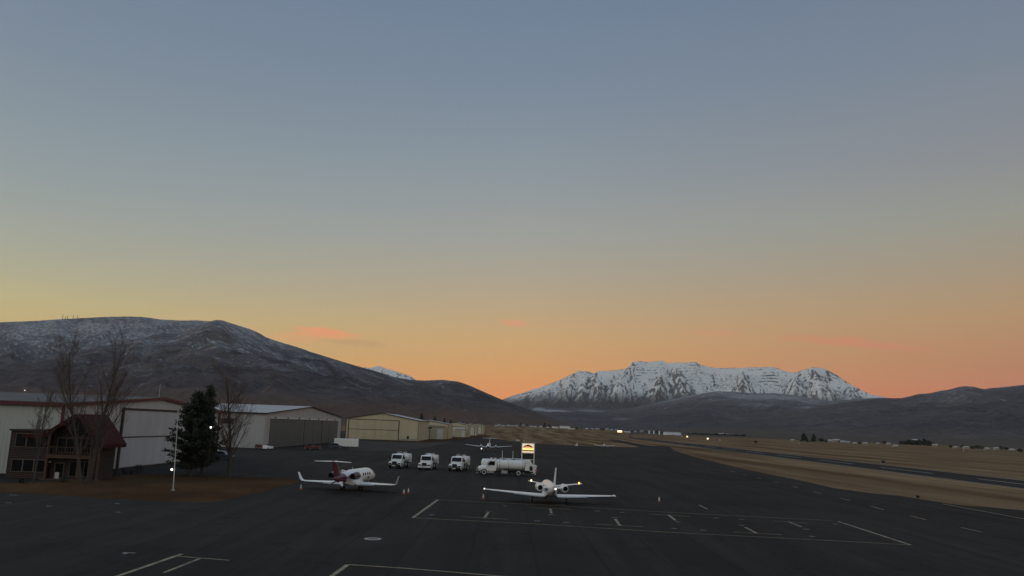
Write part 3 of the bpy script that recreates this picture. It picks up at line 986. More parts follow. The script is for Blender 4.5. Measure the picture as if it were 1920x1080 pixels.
dr_ = MB(); dr_.box(0.003, 0.16, 18.4, 55.0, 5.15, 9.5); dw = dr_.build('hangar_door', DOORW, wh)
m_ = MB()
m_.box(0.0, 0.30, 17.9, 18.38, 0, 9.95); m_.box(0.0, 0.28, 18.4, 60.0, 9.55, 9.9); m_.box(0.163, 0.22, 18.4, 55.0, 4.96, 5.14); m_.box(0.0, 0.30, 55.02, 55.4, 0, 9.5)
m_.build('door_frame', TRIMD, dw)
m_ = MB(); m_.box(0.003, 0.12, 15.6, 16.7, 0, 2.15); m_.build('side_door', PALEPAINT, wh)
for k in range(2):
    m_ = MB(); m_.tube((X0 * 0 - 46.0 + k * 2.2, 15 + k, 10.9), (-46.0 + k * 2.2, 15 + k, 11.5), 0.5, 0.42, 10); m_.build('roof_vent', DARKM, wh)
m_ = MB(); m_.tube((-0.5, YR, RD + 0.1), (-0.5, YR, RD + 2.6), 0.045, 0.02, 6); m_.build('antenna', STEEL, wh)
m_ = MB(); m_.box(0.003, 0.3, 9.4, 10.2, 5.8, 6.1); m_.box(0.05, 0.4, 9.5, 10.1, 5.55, 5.79); m_.build('wall_lamp', TRIMD, wh)

# lodge
lo = thing('lodge', 'brown two storey lodge with dark red pitched roof in front of the white hangar', 'building', (-57, 108.5, 0))
m_ = MB(); m_.box(-9.3, -3.9, 0, 7.2, 0, 6.2); m_.build('wall', LODGEW, lo, smooth=False)
m_ = MB(); m_.prism([(-3.9, 0), (2.2, 0), (2.2, 5.7), (0.2, 8.15), (-0.6, 8.15), (-3.9, 5.85)], 'y', 0.6, 5.6); m_.build('gable_wall', LODGEW, lo, smooth=False)
m_ = MB(); m_.box(-9.5, -4.8, -0.2, 7.25, 6.2, 6.42); m_.build('parapet', TRIMD, lo)
m_ = MB()
for (xa, za), (xb, zb) in (((-0.7, 8.62), (-4.75, 5.82)), ((-0.7, 8.62), (0.3, 8.70)), ((0.3, 8.70), (3.5, 4.80))):
    m_.prism([(xa, za), (xb, zb), (xb, zb - 0.5), (xa, za - 0.5)], 'y', -1.0, 5.9)
m_.prism([(-4.751, 5.36), (-7.3, 5.42), (-7.3, 5.78), (-4.751, 5.81)], 'y', -0.8, -0.22)
m_.build('roof', LODGER, lo, smooth=False)
for sx_ in (-3.7, 0.6, 2.0, 3.1):
    m_ = MB(); m_.tube((sx_, -0.7, 0), (sx_, -0.7, 4.7 if sx_ > 3 else 5.9), 0.17, 0.15, 10); m_.build('porch_post', LOG, lo)
m_ = MB()
m_.box(-3.9, 2.2, -0.85, -0.56, 2.85, 3.15); m_.box(-3.9, 2.2, -0.82, 0.59, 3.15, 3.3)
m_.build('balcony', LOG, lo)
m_ = MB()
for k in range(16):
    m_.box(-3.8 + k * 0.38, -3.74 + k * 0.38, -0.77, -0.71, 3.3, 4.25)
m_.box(-3.85, 2.2, -0.80, -0.68, 4.25, 4.34)
m_.build('railing', LOG, lo)
for k in range(3):
    window(lo, 'window', -8.5 + k * 1.5, -7.15 + k * 1.5, 0, 4.15, 5.85, PALEPAINT, 0)
    window(lo, 'window', -8.6 + k * 1.5, -7.25 + k * 1.5, 0, 0.95, 2.45, PALEPAINT, 0)
window(lo, 'window', -3.2, -0.9, 0.6, 3.6, 5.4, PALEPAINT, 1)
window(lo, 'window', -0.5, 1.6, 0.6, 3.6, 5.4, PALEPAINT, 1)
m_ = MB(); m_.prism([(-2.0, 5.75), (1.6, 5.75), (0.3, 7.4), (-0.5, 7.35)], 'y', 0.55, 0.599); m_.build('gable_window', GLASS, lo)
window(lo, 'window', -1.2, 1.6, 0.6, 0.5, 2.4, PALEPAINT, 2)
m_ = MB(); m_.box(-3.1, -2.05, 0.53, 0.598, 0.02, 2.1); d_ = m_.build('door', GLASS, lo)
m_ = MB(); m_.box(-3.2, -3.11, 0.50, 0.56, 0, 2.2); m_.box(-2.04, -1.95, 0.50, 0.56, 0, 2.2); m_.box(-3.11, -2.04, 0.50, 0.56, 2.11, 2.2); m_.build('frame', LODGEF, d_)
m_ = MB(); m_.box(-3.05, -2.5, 0.49, 0.529, 0.1, 0.95); m_.build('door_notice', PALEPAINT, d_)
m_ = MB(); m_.box(-4.2, 3.3, -1.0, 0.59, 0, 0.14); m_.build('porch_floor', LOG, lo)
m_ = MB(); m_.tube((-3.6, 0.0, 2.3), (-3.6, -0.2, 2.3), 0.12, 0.08, 8); m_.build('wall_lamp', PALEPAINT, lo)

# grey hangar
gh = thing('hangar', 'grey gabled hangar with dark sliding doors beside the bare roadside tree', 'hangar', (-73.5, 245, 0))
YE, YR, EV, RD, X0 = 112.0, 56.0, 10.5, 13.7, -75.0
m_ = MB(); gable_x(m_, 0, 0, YE, EV, RD, YR, 0.25); m_.build('gable_wall', HANGG, gh)
for q_ in (0, YE - 0.25):
    m_ = MB(); m_.box(X0, -0.25, q_, q_ + 0.25, 0, EV); m_.build('side_wall', GREYX, gh)
m_ = MB()
m_.add([(X0, -0.6, EV + 0.05), (0.7, -0.6, EV + 0.05), (0.7, YR, RD + 0.2), (X0, YR, RD + 0.2), (0.7, YE + 0.6, EV + 0.05), (X0, YE + 0.6, EV + 0.05)], [(0, 1, 2, 3), (3, 2, 4, 5)])
m_.build('roof', ROOFX, gh, smooth=False)
m_ = MB()
m_.box(X0, 0.7, -0.68, -0.602, EV - 0.25, EV + 0.12)
for ya, yb, za, zb in ((-0.6, YR, EV, RD), (YE + 0.6, YR, EV, RD)):
    m_.add([(0.702, ya, za - 0.15), (0.702, yb, zb - 0.08), (0.702, yb, zb + 0.24), (0.702, ya, za + 0.17), (0.78, ya, za - 0.15), (0.78, yb, zb - 0.08), (0.78, yb, zb + 0.24), (0.78, ya, za + 0.17)],
           [(0, 1, 2, 3), (4, 5, 6, 7), (0, 1, 5, 4), (3, 2, 6, 7), (0, 3, 7, 4), (1, 2, 6, 5)])
m_.build('eave_trim', TRIMD, gh)
m_ = MB(); m_.box(0.003, 0.35, 4.2, 106.5, 8.95, 9.45); trk = m_.build('door_track', PALEPAINT, gh)
for k in range(7):
    m_ = MB(); m_.box(0.353, 0.6, 9 + k * 14.5, 9.8 + k * 14.5, 9.1, 9.5); m_.build('track_lamp', TRIMD, trk)
for k, (ya, yb, off) in enumerate(((4.6, 46, 0.05), (47, 60, 0.18), (61, 74, 0.05), (75, 88, 0.18), (89, 105, 0.05))):
    m_ = MB(); m_.box(off, off + 0.12, ya, yb, 0.1, 8.93); m_.build('hangar_door', DOORG, gh)
for q_ in (4.2, 105.02):
    m_ = MB(); m_.box(0.003, 0.2, q_, q_ + 0.38, 0, 8.94); m_.build('door_jamb', HANGW, gh)
# sign band on the grey hangar's south wall
m_ = MB(); m_.box(-22.0, -9.5, -0.12, -0.003, 7.0, 8.6)
sb_ = m_.build('sign_band', TRIMD, gh)
m_ = MB(); m_.box(-17.5, -15.6, -0.16, -0.122, 7.2, 8.4); m_.build('sign_panel', TRIMR, sb_)

# tan hangar, door towards the camera
th_ = thing('hangar', 'wide tan hangar with dark seams around its closed two leaf door', 'hangar', (-46.3, 420, 0))
XL, XR_, EV, RD, DP = -37.6, 0.0, 10.4, 13.6, 60.0
m_ = MB(); m_.prism([(XL, 0), (XR_, 0), (XR_, EV), (XL / 2, RD), (XL, EV)], 'y', 0, 0.25); m_.build('gable_wall', TAN, th_)
for q_ in (XR_ - 0.25, XL):
    m_ = MB(); m_.box(q_, q_ + 0.25, 0.25, DP, 0, EV); m_.build('side_wall', TANY, th_)
m_ = MB()
m_.add([(XL - 0.4, -0.4, EV + 0.02), (XL - 0.4, DP, EV + 0.02), (XL / 2, DP, RD + 0.16), (XL / 2, -0.4, RD + 0.16), (0.4, -0.4, EV + 0.02), (0.4, DP, EV + 0.02)], [(0, 1, 2, 3), (3, 2, 5, 4)])
m_.build('roof', ROOFM, th_, smooth=False)
m_ = MB()
for xa, xb in ((XL - 0.4, XL / 2), (0.4, XL / 2)):
    m_.prism([(xa, EV - 0.22), (xb, RD - 0.1), (xb, RD + 0.22), (xa, EV + 0.1)], 'y', -0.48, -0.402)
m_.box(0.401, 0.47, -0.4, DP, EV - 0.2, EV + 0.08)
m_.build('eave_trim', TRIMD, th_)
m_ = MB(); m_.box(0.0, 0.12, -0.12, 0.25, 0, EV - 0.25); m_.build('corner_post', TRIMD, th_)
m_ = MB(); m_.box(XL, XL + 0.3, -0.1, -0.002, 0, EV - 0.25); m_.build('corner_post', TRIMD, th_)
m_ = MB(); m_.box(-35.9, -10.2, -0.14, -0.003, 0.15, 4.95); m_.build('hangar_door', TAND, th_)
m_ = MB(); m_.box(-35.9, -10.2, -0.14, -0.003, 5.2, 9.95); dw = m_.build('hangar_door', TAND, th_)
m_ = MB(); m_.box(-36.3, -35.92, -0.2, -0.002, 0, 10.2); m_.box(-10.18, -9.8, -0.2, -0.002, 0, 10.2); m_.box(-35.9, -10.2, -0.2, -0.002, 9.97, 10.3); m_.box(-35.9, -10.2, -0.17, -0.142, 4.97, 5.18)
m_.build('door_frame', TRIMD, dw)
m_ = MB(); m_.box(-5.6, -4.4, -0.1, -0.003, 0, 2.3); m_.build('side_door', TRIMD, th_)
m_ = MB(); m_.box(-9.6, 0.3, -0.3, -0.13, 0, 0.9); m_.build('plinth', CONC, th_)

# the row of smaller box hangars that runs on behind it
rows = [(-66, -37.0, 505, 44, 9.2, 11.4, 'tan box hangar with a low annex right behind the wide tan hangar'),
        (-49, -29.8, 620, 42, 9.0, 10.9, 'second of the small tan hangars running on behind the wide tan hangar'),
        (-43, -27.6, 735, 42, 8.8, 10.6, 'second last small tan hangar of the receding row, next to a pale door'),
        (-40, -25.0, 850, 48, 9.4, 11.0, 'last and farthest tan hangar of the receding hangar row')]
for x0, x1, y, dp, ev, rd, lab in rows:
    h = thing('box_hangar', lab, 'hangar', (x1, y, 0), 0, 'small tan hangars along the taxiway')
    wd = x0 - x1
    m_ = MB(); m_.prism([(wd, 0), (0, 0), (0, ev), (wd / 2, rd), (wd, ev)], 'y', 0, 0.25); m_.build('gable_wall', TAN, h)
    for q_ in (-0.25, wd):
        m_ = MB(); m_.box(q_, q_ + 0.25, 0.25, dp, 0, ev); m_.build('side_wall', TANY, h)
    m_ = MB(); m_.add([(wd - 0.4, -0.4, ev), (wd - 0.4, dp, ev), (wd / 2, dp, rd + 0.15), (wd / 2, -0.4, rd + 0.15), (0.4, -0.4, ev), (0.4, dp, ev)], [(0, 1, 2, 3), (3, 2, 5, 4)]); m_.build('roof', ROOFM, h, smooth=False)
    m_ = MB()
    for xa, xb in ((wd - 0.4, wd / 2), (0.4, wd / 2)):
        m_.prism([(xa, ev - 0.25), (xb, rd - 0.1), (xb, rd + 0.2), (xa, ev + 0.05)], 'y', -0.48, -0.402)
    m_.build('eave_trim', TRIMD, h)
    m_ = MB(); m_.box(0.0, 0.15, -0.15, 0.25, 0, ev - 0.25); m_.build('corner_post', TRIMD, h)
    m_ = MB(); m_.box(wd * 0.62, -2.2, -0.14, -0.003, 0.1, ev - 1.6); m_.build('hangar_door', PALEPAINT if y > 600 else TAND, h)
    m_ = MB(); m_.box(wd * 0.62 - 0.4, wd * 0.62 - 0.02, -0.2, -0.002, 0, ev - 1.2); m_.box(wd * 0.62 - 0.02, -2.18, -0.2, -0.002, ev - 1.58, ev - 1.2); m_.box(-2.18, -1.8, -0.2, -0.002, 0, ev - 1.2); m_.build('door_frame', TRIMD, h)
    if y in (505, 620):
        k = 1.0 if y == 505 else 0.8
        a = MB(); a.box(-11.5 * k, -1.5, -15 * k, -0.5, 0, 7.2 * k); a.build('annex', TANY, h)
        a = MB(); a.box(-11.8 * k, -1.2, -15.4 * k, -0.5, 7.2 * k, 7.5 * k); a.build('annex_roof', ROOFM, h)
        a = MB(); a.box(-5.4 * k, -1.9, -15.12 * k, -15 * k - 0.003, 0.1, 6.0 * k); a.build('annex_door', PALEPAINT, h)

# fuel point: storage tank, vents, lit price sign
ft = thing('fuel_tank', 'long white fuel storage tank with two tall vent pipes behind the side-on tanker', 'fuel tank', (0.1, 161, 0))
m_ = MB(); m_.lathe([(-5.0, 0.05), (-4.97, 0.5), (-4.85, 0.9), (-4.7, 1.08), (-4.5, 1.12), (4.5, 1.12), (4.7, 1.08), (4.85, 0.9), (4.97, 0.5), (5.0, 0.05)], 'x', 28, (0, 0, 1.5)); m_.build('shell', TANKW, ft)
for xx in (-3.4, 0, 3.4):
    m_ = MB(); m_.box(xx - 0.2, xx + 0.2, -0.95, 0.95, 0, 0.75); m_.build('saddle', CONC, ft)
for xx in (-0.85, 1.25):
    m_ = MB(); m_.tube((xx, 0, 2.55), (xx, 0, 4.1), 0.07, 0.055, 8); m_.tube((xx, 0, 4.1), (xx, 0, 4.22), 0.10, 0.06, 8); m_.build('vent_pipe', PALEPAINT, ft)
for xx in (-3.0, -2.2, 0.4, 1.9, 2.9):
    m_ = MB(); m_.tube((xx, 0, 2.5), (xx, 0, 2.82), 0.22, 0.2, 12); m_.build('manhole', TANKW, ft)
m_ = MB()
for y_ in (-0.45, 0.45):
    m_.tube((-4.2, y_, 2.62), (4.2, y_, 2.62), 0.03, 0.03, 6)
m_.build('top_rail', STEEL, ft)
m_ = MB(); m_.box(5.05, 5.9, -0.6, 0.6, 0, 1.7); m_.build('pump_cabinet', TANKW, ft)

sg = thing('fuel_sign', 'lit fuel sign with mountain sunset panel on two white posts behind the tanker', 'sign', (4.45, 166, 0))
for xx in (-1.25, 1.25):
    m_ = MB(); m_.box(xx - 0.09, xx + 0.09, -0.09, 0.09, 0, 5.85); m_.build('post', WHITE, sg)
for zz in (2.5, 3.82, 5.74):
    m_ = MB(); m_.box(-1.158, 1.158, -0.07, 0.07, zz - 0.05, zz + 0.06); m_.build('crossbar', WHITE, sg)
m_ = MB(); m_.box(-1.155, 1.155, -0.10, 0.10, 2.57, 3.76); pb = m_.build('price_board', DARKM, sg)
m_ = MB(); m_.box(-1.155, 1.155, -0.11, 0.11, 3.89, 5.68); pn = m_.build('logo_panel', glow_mat('sign_cream', (0.80, 0.60, 0.38), 0.85), sg)


def quad_strip(pts, y, name, m, parent):
    b = MB(); b.prism(pts, 'y', y - 0.012, y); b.build(name, m, parent, smooth=False)


quad_strip([(-1.15, 4.42), (1.15, 4.42), (1.15, 4.72), (0.98, 4.98), (-0.98, 4.98), (-1.15, 4.72)], -0.112, 'sunset_band', glow_mat('sign_orange', (0.95, 0.36, 0.09), 0.9), pn)
quad_strip([(-1.15, 4.50), (1.15, 4.50), (1.15, 4.74), (-1.15, 4.74)], -0.126, 'sunset_band', glow_mat('sign_yellow', (1.0, 0.72, 0.24), 1.5), pn)
quad_strip([(-1.10, 4.18), (1.10, 4.18), (1.15, 4.42), (-1.15, 4.42)], -0.112, 'ground_band', glow_mat('sign_brown', (0.20, 0.11, 0.02), 0.8), pn)
quad_strip([(-1.02, 4.86), (-0.9, 5.08), (-0.72, 5.3), (-0.55, 5.38), (-0.42, 5.34), (-0.28, 5.44), (-0.12, 5.5), (0.0, 5.47), (0.12, 5.52), (0.3, 5.36), (0.48, 5.38), (0.66, 5.27), (0.84, 5.1), (0.98, 4.86),
            (0.78, 4.95), (0.6, 5.05), (0.42, 4.98), (0.3, 5.12), (0.12, 5.06), (0.0, 5.14), (-0.16, 5.06), (-0.3, 5.16), (-0.5, 5.06), (-0.7, 5.06), (-0.86, 4.94)], -0.140, 'mountain_emblem', DARKM, pn)
m_ = MB(); m_.tube((-0.9, 0, 5.86), (-0.9, 0, 6.25), 0.03, 0.03, 6); m_.box(-1.05, -0.75, -0.1, 0.1, 6.25, 6.4); m_.build('finial_lamp', PALEPAINT, sg)


# ------------------------------------------------------------------ vehicles
def wheel(parent, x, y, r, w_, rim_m=PALEPAINT, name='wheel'):
    s = 1 if y > 0 else -1
    m_ = MB()
    m_.lathe([(-w_ * 0.30, 0.02), (-w_ * 0.30, r * 0.55), (w_ * 0.50, r * 0.66), (w_ * 0.53, r * 0.5), (w_ * 0.2, r * 0.42), (w_ * 0.22, r * 0.2), (w_ * 0.40, r * 0.16), (w_ * 0.42, 0.02)] if s > 0 else
             [(w_ * 0.30, 0.02), (w_ * 0.30, r * 0.55), (-w_ * 0.50, r * 0.66), (-w_ * 0.53, r * 0.5), (-w_ * 0.2, r * 0.42), (-w_ * 0.22, r * 0.2), (-w_ * 0.40, r * 0.16), (-w_ * 0.42, 0.02)], 'y', 18)
    rim = m_.build(name, rim_m, parent)
    rim.location = (x, y, r)
    t = MB()
    t.lathe([(-w_ / 2, r * 0.66), (-w_ / 2, r * 0.9), (-w_ * 0.36, r), (w_ * 0.36, r), (w_ / 2, r * 0.9), (w_ / 2, r * 0.66)], 'y', 20)
    t.build('tyre', BLACK, rim)
    return rim


def refueler(label, group, long_tank=0.0, box_body=False):
    t = thing('fuel_truck', label, 'fuel truck', (0, 0, 0), 0, group)
    L = long_tank
    m_ = MB(); m_.box(-4.4 - L, 4.1, -0.42, 0.42, 0.55, 0.82); m_.box(-4.3 - L, -0.2, -1.05, 1.05, 0.82, 0.95); m_.build('chassis', DARKM, t)
    # cab with raked windscreen
    m_ = MB(); m_.prism([(1.15, 0.75), (2.75, 0.75), (2.8, 1.62), (2.35, 2.38), (2.2, 2.46), (1.25, 2.48), (1.15, 2.38)], 'y', -1.03, 1.03); cab = m_.build('cab', TRUCKW, t)
    m_ = MB(); m_.add([(2.80, -0.92, 1.66), (2.80, 0.92, 1.66), (2.40, 0.86, 2.33), (2.40, -0.86, 2.33), (2.825, -0.92, 1.66), (2.825, 0.92, 1.66), (2.425, 0.86, 2.33), (2.425, -0.86, 2.33)],
                      [(0, 1, 2, 3), (4, 5, 6, 7), (0, 1, 5, 4), (2, 3, 7, 6), (0, 3, 7, 4), (1, 2, 6, 5)]); m_.build('windscreen', GLASS, cab)
    for s in (-1, 1):
        m_ = MB(); m_.prism([(1.4, 1.62), (2.62, 1.62), (2.28, 2.28), (1.4, 2.3)], 'y', s * 1.033, s * 1.045); m_.build('side_window', GLASS, cab)
        m_ = MB(); m_.prism([(1.3, 0.82), (2.6, 0.82), (2.6, 1.56), (1.3, 1.56)], 'y', s * 1.032, s * 1.048); dd = m_.build('door', TRUCKW, cab)
        m_ = MB(); m_.box(2.45, 2.6, min(s * 1.05, s * 1.45), max(s * 1.05, s * 1.45), 1.95, 2.0); m_.box(2.42, 2.52, min(s * 1.3, s * 1.5), max(s * 1.3, s * 1.5), 1.55, 2.05); m_.build('mirror', DARKM, cab)
        m_ = MB(); m_.box(1.5, 2.4, min(s * 0.85, s * 1.15), max(s * 0.85, s * 1.15), 0.42, 0.52); m_.box(1.5, 2.4, min(s * 0.95, s * 1.1), max(s * 0.95, s * 1.1), 0.52, 0.74); m_.build('step', STEEL, t)
    # sloping hood, grille, lights, fenders, bumper
    m_ = MB()
    m_.loft([[(2.76, -0.86, 0.85), (2.76, 0.86, 0.85), (2.76, 0.86, 1.45), (2.76, 0.62, 1.62), (2.76, -0.62, 1.62), (2.76, -0.86, 1.45)],
             [(3.6, -0.72, 0.85), (3.6, 0.72, 0.85), (3.6, 0.72, 1.36), (3.6, 0.52, 1.54), (3.6, -0.52, 1.54), (3.6, -0.72, 1.36)],
             [(4.2, -0.62, 0.85), (4.2, 0.62, 0.85), (4.2, 0.62, 1.22), (4.2, 0.46, 1.40), (4.2, -0.46, 1.40), (4.2, -0.62, 1.22)],
             [(4.28, -0.55, 0.87), (4.28, 0.55, 0.87), (4.28, 0.55, 1.16), (4.28, 0.42, 1.30), (4.28, -0.42, 1.30), (4.28, -0.55, 1.16)]])
    hood = m_.build('hood', TRUCKW, t)
    m_ = MB(); m_.prism([(-0.46, 0.74), (0.46, 0.74), (0.42, 1.2), (0.3, 1.27), (-0.3, 1.27), (-0.42, 1.2)], 'x', 4.283, 4.32); m_.build('grille', DARKM, hood)
    for s in (-1, 1):
        m_ = MB()
        arc = [(3.2 + 0.66 * math.cos(a), 0.5 + 0.66 * math.sin(a)) for a in [R(q) for q in (-8, 20, 50, 90, 130, 160, 188)]]
        arc2 = [(3.2 + 0.58 * math.cos(a), 0.5 + 0.58 * math.sin(a)) for a in [R(q) for q in (188, 160, 130, 90, 50, 20, -8)]]
        ya, yb = sorted((s * 0.64, s * 1.16))
        m_.prism(arc + arc2, 'y', ya, yb)
        ya, yb = sorted((s * 0.60, s * 1.10))
        m_.prism([(3.62, 0.98), (4.2, 0.66), (4.2, 1.02), (3.9, 1.2), (3.4, 1.24), (2.9, 1.2), (3.2, 1.13)], 'y', ya, yb)
        m_.build('fender', TRUCKW, hood)
        m_ = MB(); ya, yb = sorted((s * 0.66, s * 1.04)); m_.box(4.20, 4.25, ya, yb, 0.78, 1.0); m_.build('headlight', GLASS, hood)
    m_ = MB(); m_.prism([(4.3, 0.42), (4.52, 0.46), (4.52, 0.7), (4.3, 0.72)], 'y', -1.12, 1.12); bm_ = m_.build('bumper', TRUCKW if box_body else DARKM, t)
    m_ = MB(); m_.box(4.523, 4.54, -0.4, 0.25, 0.44, 0.64); m_.build('number_plate', PALEPAINT, bm_)
    # tank
    def ring(x, ry, rz_, zc=1.78, n=28):
        return [(x, ry * math.copysign(abs(math.cos(2 * math.pi * i / n)) ** 0.82, math.cos(2 * math.pi * i / n)), zc + rz_ * math.copysign(abs(math.sin(2 * math.pi * i / n)) ** 0.82, math.sin(2 * math.pi * i / n))) for i in range(n)]
    m_ = MB()
    m_.loft([ring(1.0, 0.3, 0.2), ring(0.96, 0.9, 0.6), ring(0.85, 1.12, 0.78), ring(0.7, 1.17, 0.82), ring(-2.7 - L, 1.17, 0.82), ring(-2.85 - L, 1.12, 0.78), ring(-2.9 - L, 0.9, 0.6)])
    tank = m_.build('tank', TANKW, t)
    for xx in (0.55, -1.0, -2.55 - L):
        m_ = MB(); m_.loft([ring(xx - 0.04, 1.19, 0.84), ring(xx + 0.04, 1.19, 0.84)]); m_.build('band', STEEL, tank)
    m_ = MB()
    for y_ in (-0.55, 0.55):
        m_.tube((0.6, y_, 2.78), (-2.6 - L, y_, 2.78), 0.035, 0.035, 6)
        for k in range(5):
            xx = 0.6 - k * (3.2 + L) / 4
            m_.tube((xx, y_, 2.5), (xx, y_, 2.78), 0.025, 0.025, 6)
    m_.build('top_rail', STEEL, tank)
    for xx in (-0.2, -1.5 - L * 0.5):
        m_ = MB(); m_.lathe([(2.5, 0.3), (2.68, 0.3), (2.72, 0.24), (2.74, 0.02)], 'z', 14, (xx, 0, 0)); m_.build('hatch', DARKM if not box_body else TANKW, tank)
    # rear pump bay
    m_ = MB()
    m_.prism([(-2.95 - L, 0.95), (-2.95 - L, 2.45), (-3.9 - L, 2.45), (-4.35 - L, 1.9), (-4.35 - L, 1.7), (-3.7 - L, 1.7), (-3.7 - L, 0.95)], 'y', -1.12, 1.12)
    m_.box(-4.4 - L, -3.72 - L, -1.1, 1.1, 0.82, 0.94)
    m_.box(-4.4 - L, -4.3 - L, -1.1, -1.0, 0.94, 1.7); m_.box(-4.4 - L, -4.3 - L, 1.0, 1.1, 0.94, 1.7)
    bay = m_.build('pump_bay', TRUCKW, t)
    m_ = MB(); m_.lathe([(-0.8, 0.32), (-0.78, 0.32), (-0.76, 0.2), (0.76, 0.2), (0.78, 0.32), (0.8, 0.32)], 'y', 14, (-4.02 - L, 0, 1.3)); m_.build('hose_reel', DARKM, bay)
    m_ = MB(); m_.box(-4.55 - L, -4.42 - L, -1.1, 1.1, 0.42, 0.58); m_.build('rear_bumper', STEEL, t)
    for s in (-1, 1):
        ya, yb = sorted((s * 0.6, s * 1.12))
        m_ = MB(); m_.bbox(-0.9, 0.2, ya, yb, 0.38, 0.86); m_.build('side_box', STEEL if s > 0 else TRUCKW, t)
        m_ = MB(); m_.box(-1.3, -1.25, ya, yb, 0.2, 0.8) ; m_.build('mudflap', BLACK, t)
    for s in (-1, 1):
        wheel(t, 3.2, s * 1.02, 0.5, 0.28, WHITE)
        wheel(t, -2.2 - L * 0.6, s * 0.90, 0.5, 0.52, WHITE)
    m_ = MB(); m_.tube((1.05, 0.75, 2.5), (1.05, 0.75, 2.62), 0.09, 0.07, 10); m_.build('beacon', AMBER if False else ORANGE, cab)
    return t


def place(o, loc, heading):
    """heading: direction the nose points, degrees from +Y clockwise"""
    o.location = loc
    o.rotation_euler = (0, 0, R(90 - heading))
    if o.name.startswith('fuel_truck'):
        o.scale = (1.06, 1.08, 1.12)
    return o


FT = 'parked white fuel trucks on the apron'
place(refueler('white fuel truck facing the camera, first and leftmost of the parked row', FT), (-21.6, 166.5, 0), 187.5)
place(refueler('white fuel truck with pale bumper, in the gap between two darker-bumpered trucks', FT, 0, True), (-15.6, 164.5, 0), 185.5)
place(refueler('white fuel truck facing the camera, just left of the side-on tanker', FT), (-9.3, 163.5, 0), 189)
place(refueler('long white tanker truck parked side-on before the lit fuel sign', FT, 1.0), (-0.6, 152.3, 0), 268.5)


def small_car(label, cat, loc, heading, body_m, kind='suv'):
    t = thing('parked_car', label, cat)
    m_ = MB()
    prof = [(-2.25, 0.35), (2.2, 0.35), (2.28, 0.62), (2.2, 0.86), (1.2, 1.02), (0.55, 1.62), (-1.6, 1.7), (-2.2, 1.05), (-2.28, 0.7)]
    def sec(y, k):
        return [(x, y, z if z < 1.1 else 1.05 + (z - 1.05) * k) for x, z in prof]
    m_.loft([sec(-0.9, 0.0), sec(-0.93, 0.02), sec(-0.72, 1.0), sec(0.72, 1.0), sec(0.93, 0.02), sec(0.9, 0.0)])
    b_ = m_.build('body', body_m, t)
    m_ = MB(); m_.prism([(0.95, 1.08), (0.5, 1.56), (-1.5, 1.6), (-1.9, 1.1)], 'y', -0.9, 0.9); m_.build('window', GLASS, b_)
    m_ = MB(); m_.box(-1.45, 0.4, -0.66, 0.66, 1.7, 1.74); m_.build('roof_panel', PALEPAINT, b_)
    for x in (-1.4, 1.4):
        for s in (-1, 1):
            wheel(t, x, s * 0.82, 0.35, 0.22, STEEL)
    return place(t, loc, heading)


small_car('dark car parked behind the tall pine with a snowy pale roof', 'car', tuple(at(416, 861)), 95, BLUED)
small_car('dark pickup sized car beside the white box trailer', 'car', (-56.2, 267.0, 0), 80, BLUED)

# white box trailer by the grey hangar
tr = thing('box_trailer', 'white enclosed box trailer parked before the grey hangar doors', 'trailer', (-54.4, 275.5, 0), R(4))
m_ = MB(); m_.bbox(-4.0, 4.0, -1.2, 1.2, 0.55, 3.1, 0.06); bd = m_.build('body', TRUCKW, tr)
m_ = MB(); m_.box(4.0, 4.06, -1.1, 1.1, 0.6, 3.0); m_.build('rear_door', PALEPAINT, bd)
m_ = MB(); m_.tube((-4.0, 0.7, 0.6), (-5.6, 0, 0.55), 0.06, 0.06, 6); m_.tube((-4.0, -0.7, 0.6), (-5.6, 0, 0.55), 0.06, 0.06, 6); m_.build('drawbar', DARKM, tr)
for x in (0.3, 1.3):
    for s in (-1, 1):
        wheel(tr, x, s * 1.05, 0.38, 0.24)


def tug(label, loc, rz, m):
    t = thing('aircraft_tug', label, 'ground equipment', loc, rz)
    b_ = MB(); b_.bbox(-1.5, 1.5, -0.85, 0.85, 0.3, 0.95, 0.05); b_.bbox(-1.4, -0.5, -0.8, 0.8, 0.95, 1.2, 0.04); bd = b_.build('body', m, t)
    s_ = MB(); s_.box(-0.3, 0.3, -0.3, 0.3, 0.95, 1.1); s_.box(-0.35, -0.25, -0.3, 0.3, 1.1, 1.55); s_.build('seat', BLACK, bd)
    s_ = MB(); s_.tube((0.5, 0, 0.95), (0.3, 0, 1.35), 0.03, 0.03, 6); s_.lathe([(-0.02, 0.2), (0.0, 0.22), (0.02, 0.2)], 'x', 12, (0.3, 0, 1.36)); s_.build('steering_wheel', DARKM, bd)
    for x in (-0.95, 0.95):
        for s in (-1, 1):
            wheel(t, x, s * 0.82, 0.32, 0.22)
    return t


tug('red aircraft tug standing closest to the white box trailer', tuple(at(593, 842)), R(25), REDP)
tug('red aircraft tug in front of the dark sliding hangar doors', tuple(at(580, 842.5)), R(-20), REDP)
tug('white topped tug at the left foot of the dark hangar doors', tuple(at(502, 843)), R(70), TRUCKW)
tug('red tug against the pale wall left of the dark hangar doors', tuple(at(488, 841)), R(10), REDP)


# ------------------------------------------------------------------ aircraft (nose +x, left +y, wheels on z = 0)
AF = [(1.0, 0.03), (0.75, 0.26), (0.5, 0.46), (0.28, 0.52), (0.12, 0.40), (0.03, 0.20), (0.0, 0.0), (0.03, -0.15), (0.12, -0.30), (0.28, -0.38), (0.5, -0.32), (0.75, -0.16), (1.0, -0.03)]


def foil(le, chord, t, up):
    le, up = Vector(le), Vector(up)
    return [le + Vector((-chord * u, 0, 0)) + up * (chord * t * v) for u, v in AF]


def wing(secs, cut=(0.0, 1.0)):
    m_ = MB()
    m_.loft([foil(*s) for s in secs])
    return m_


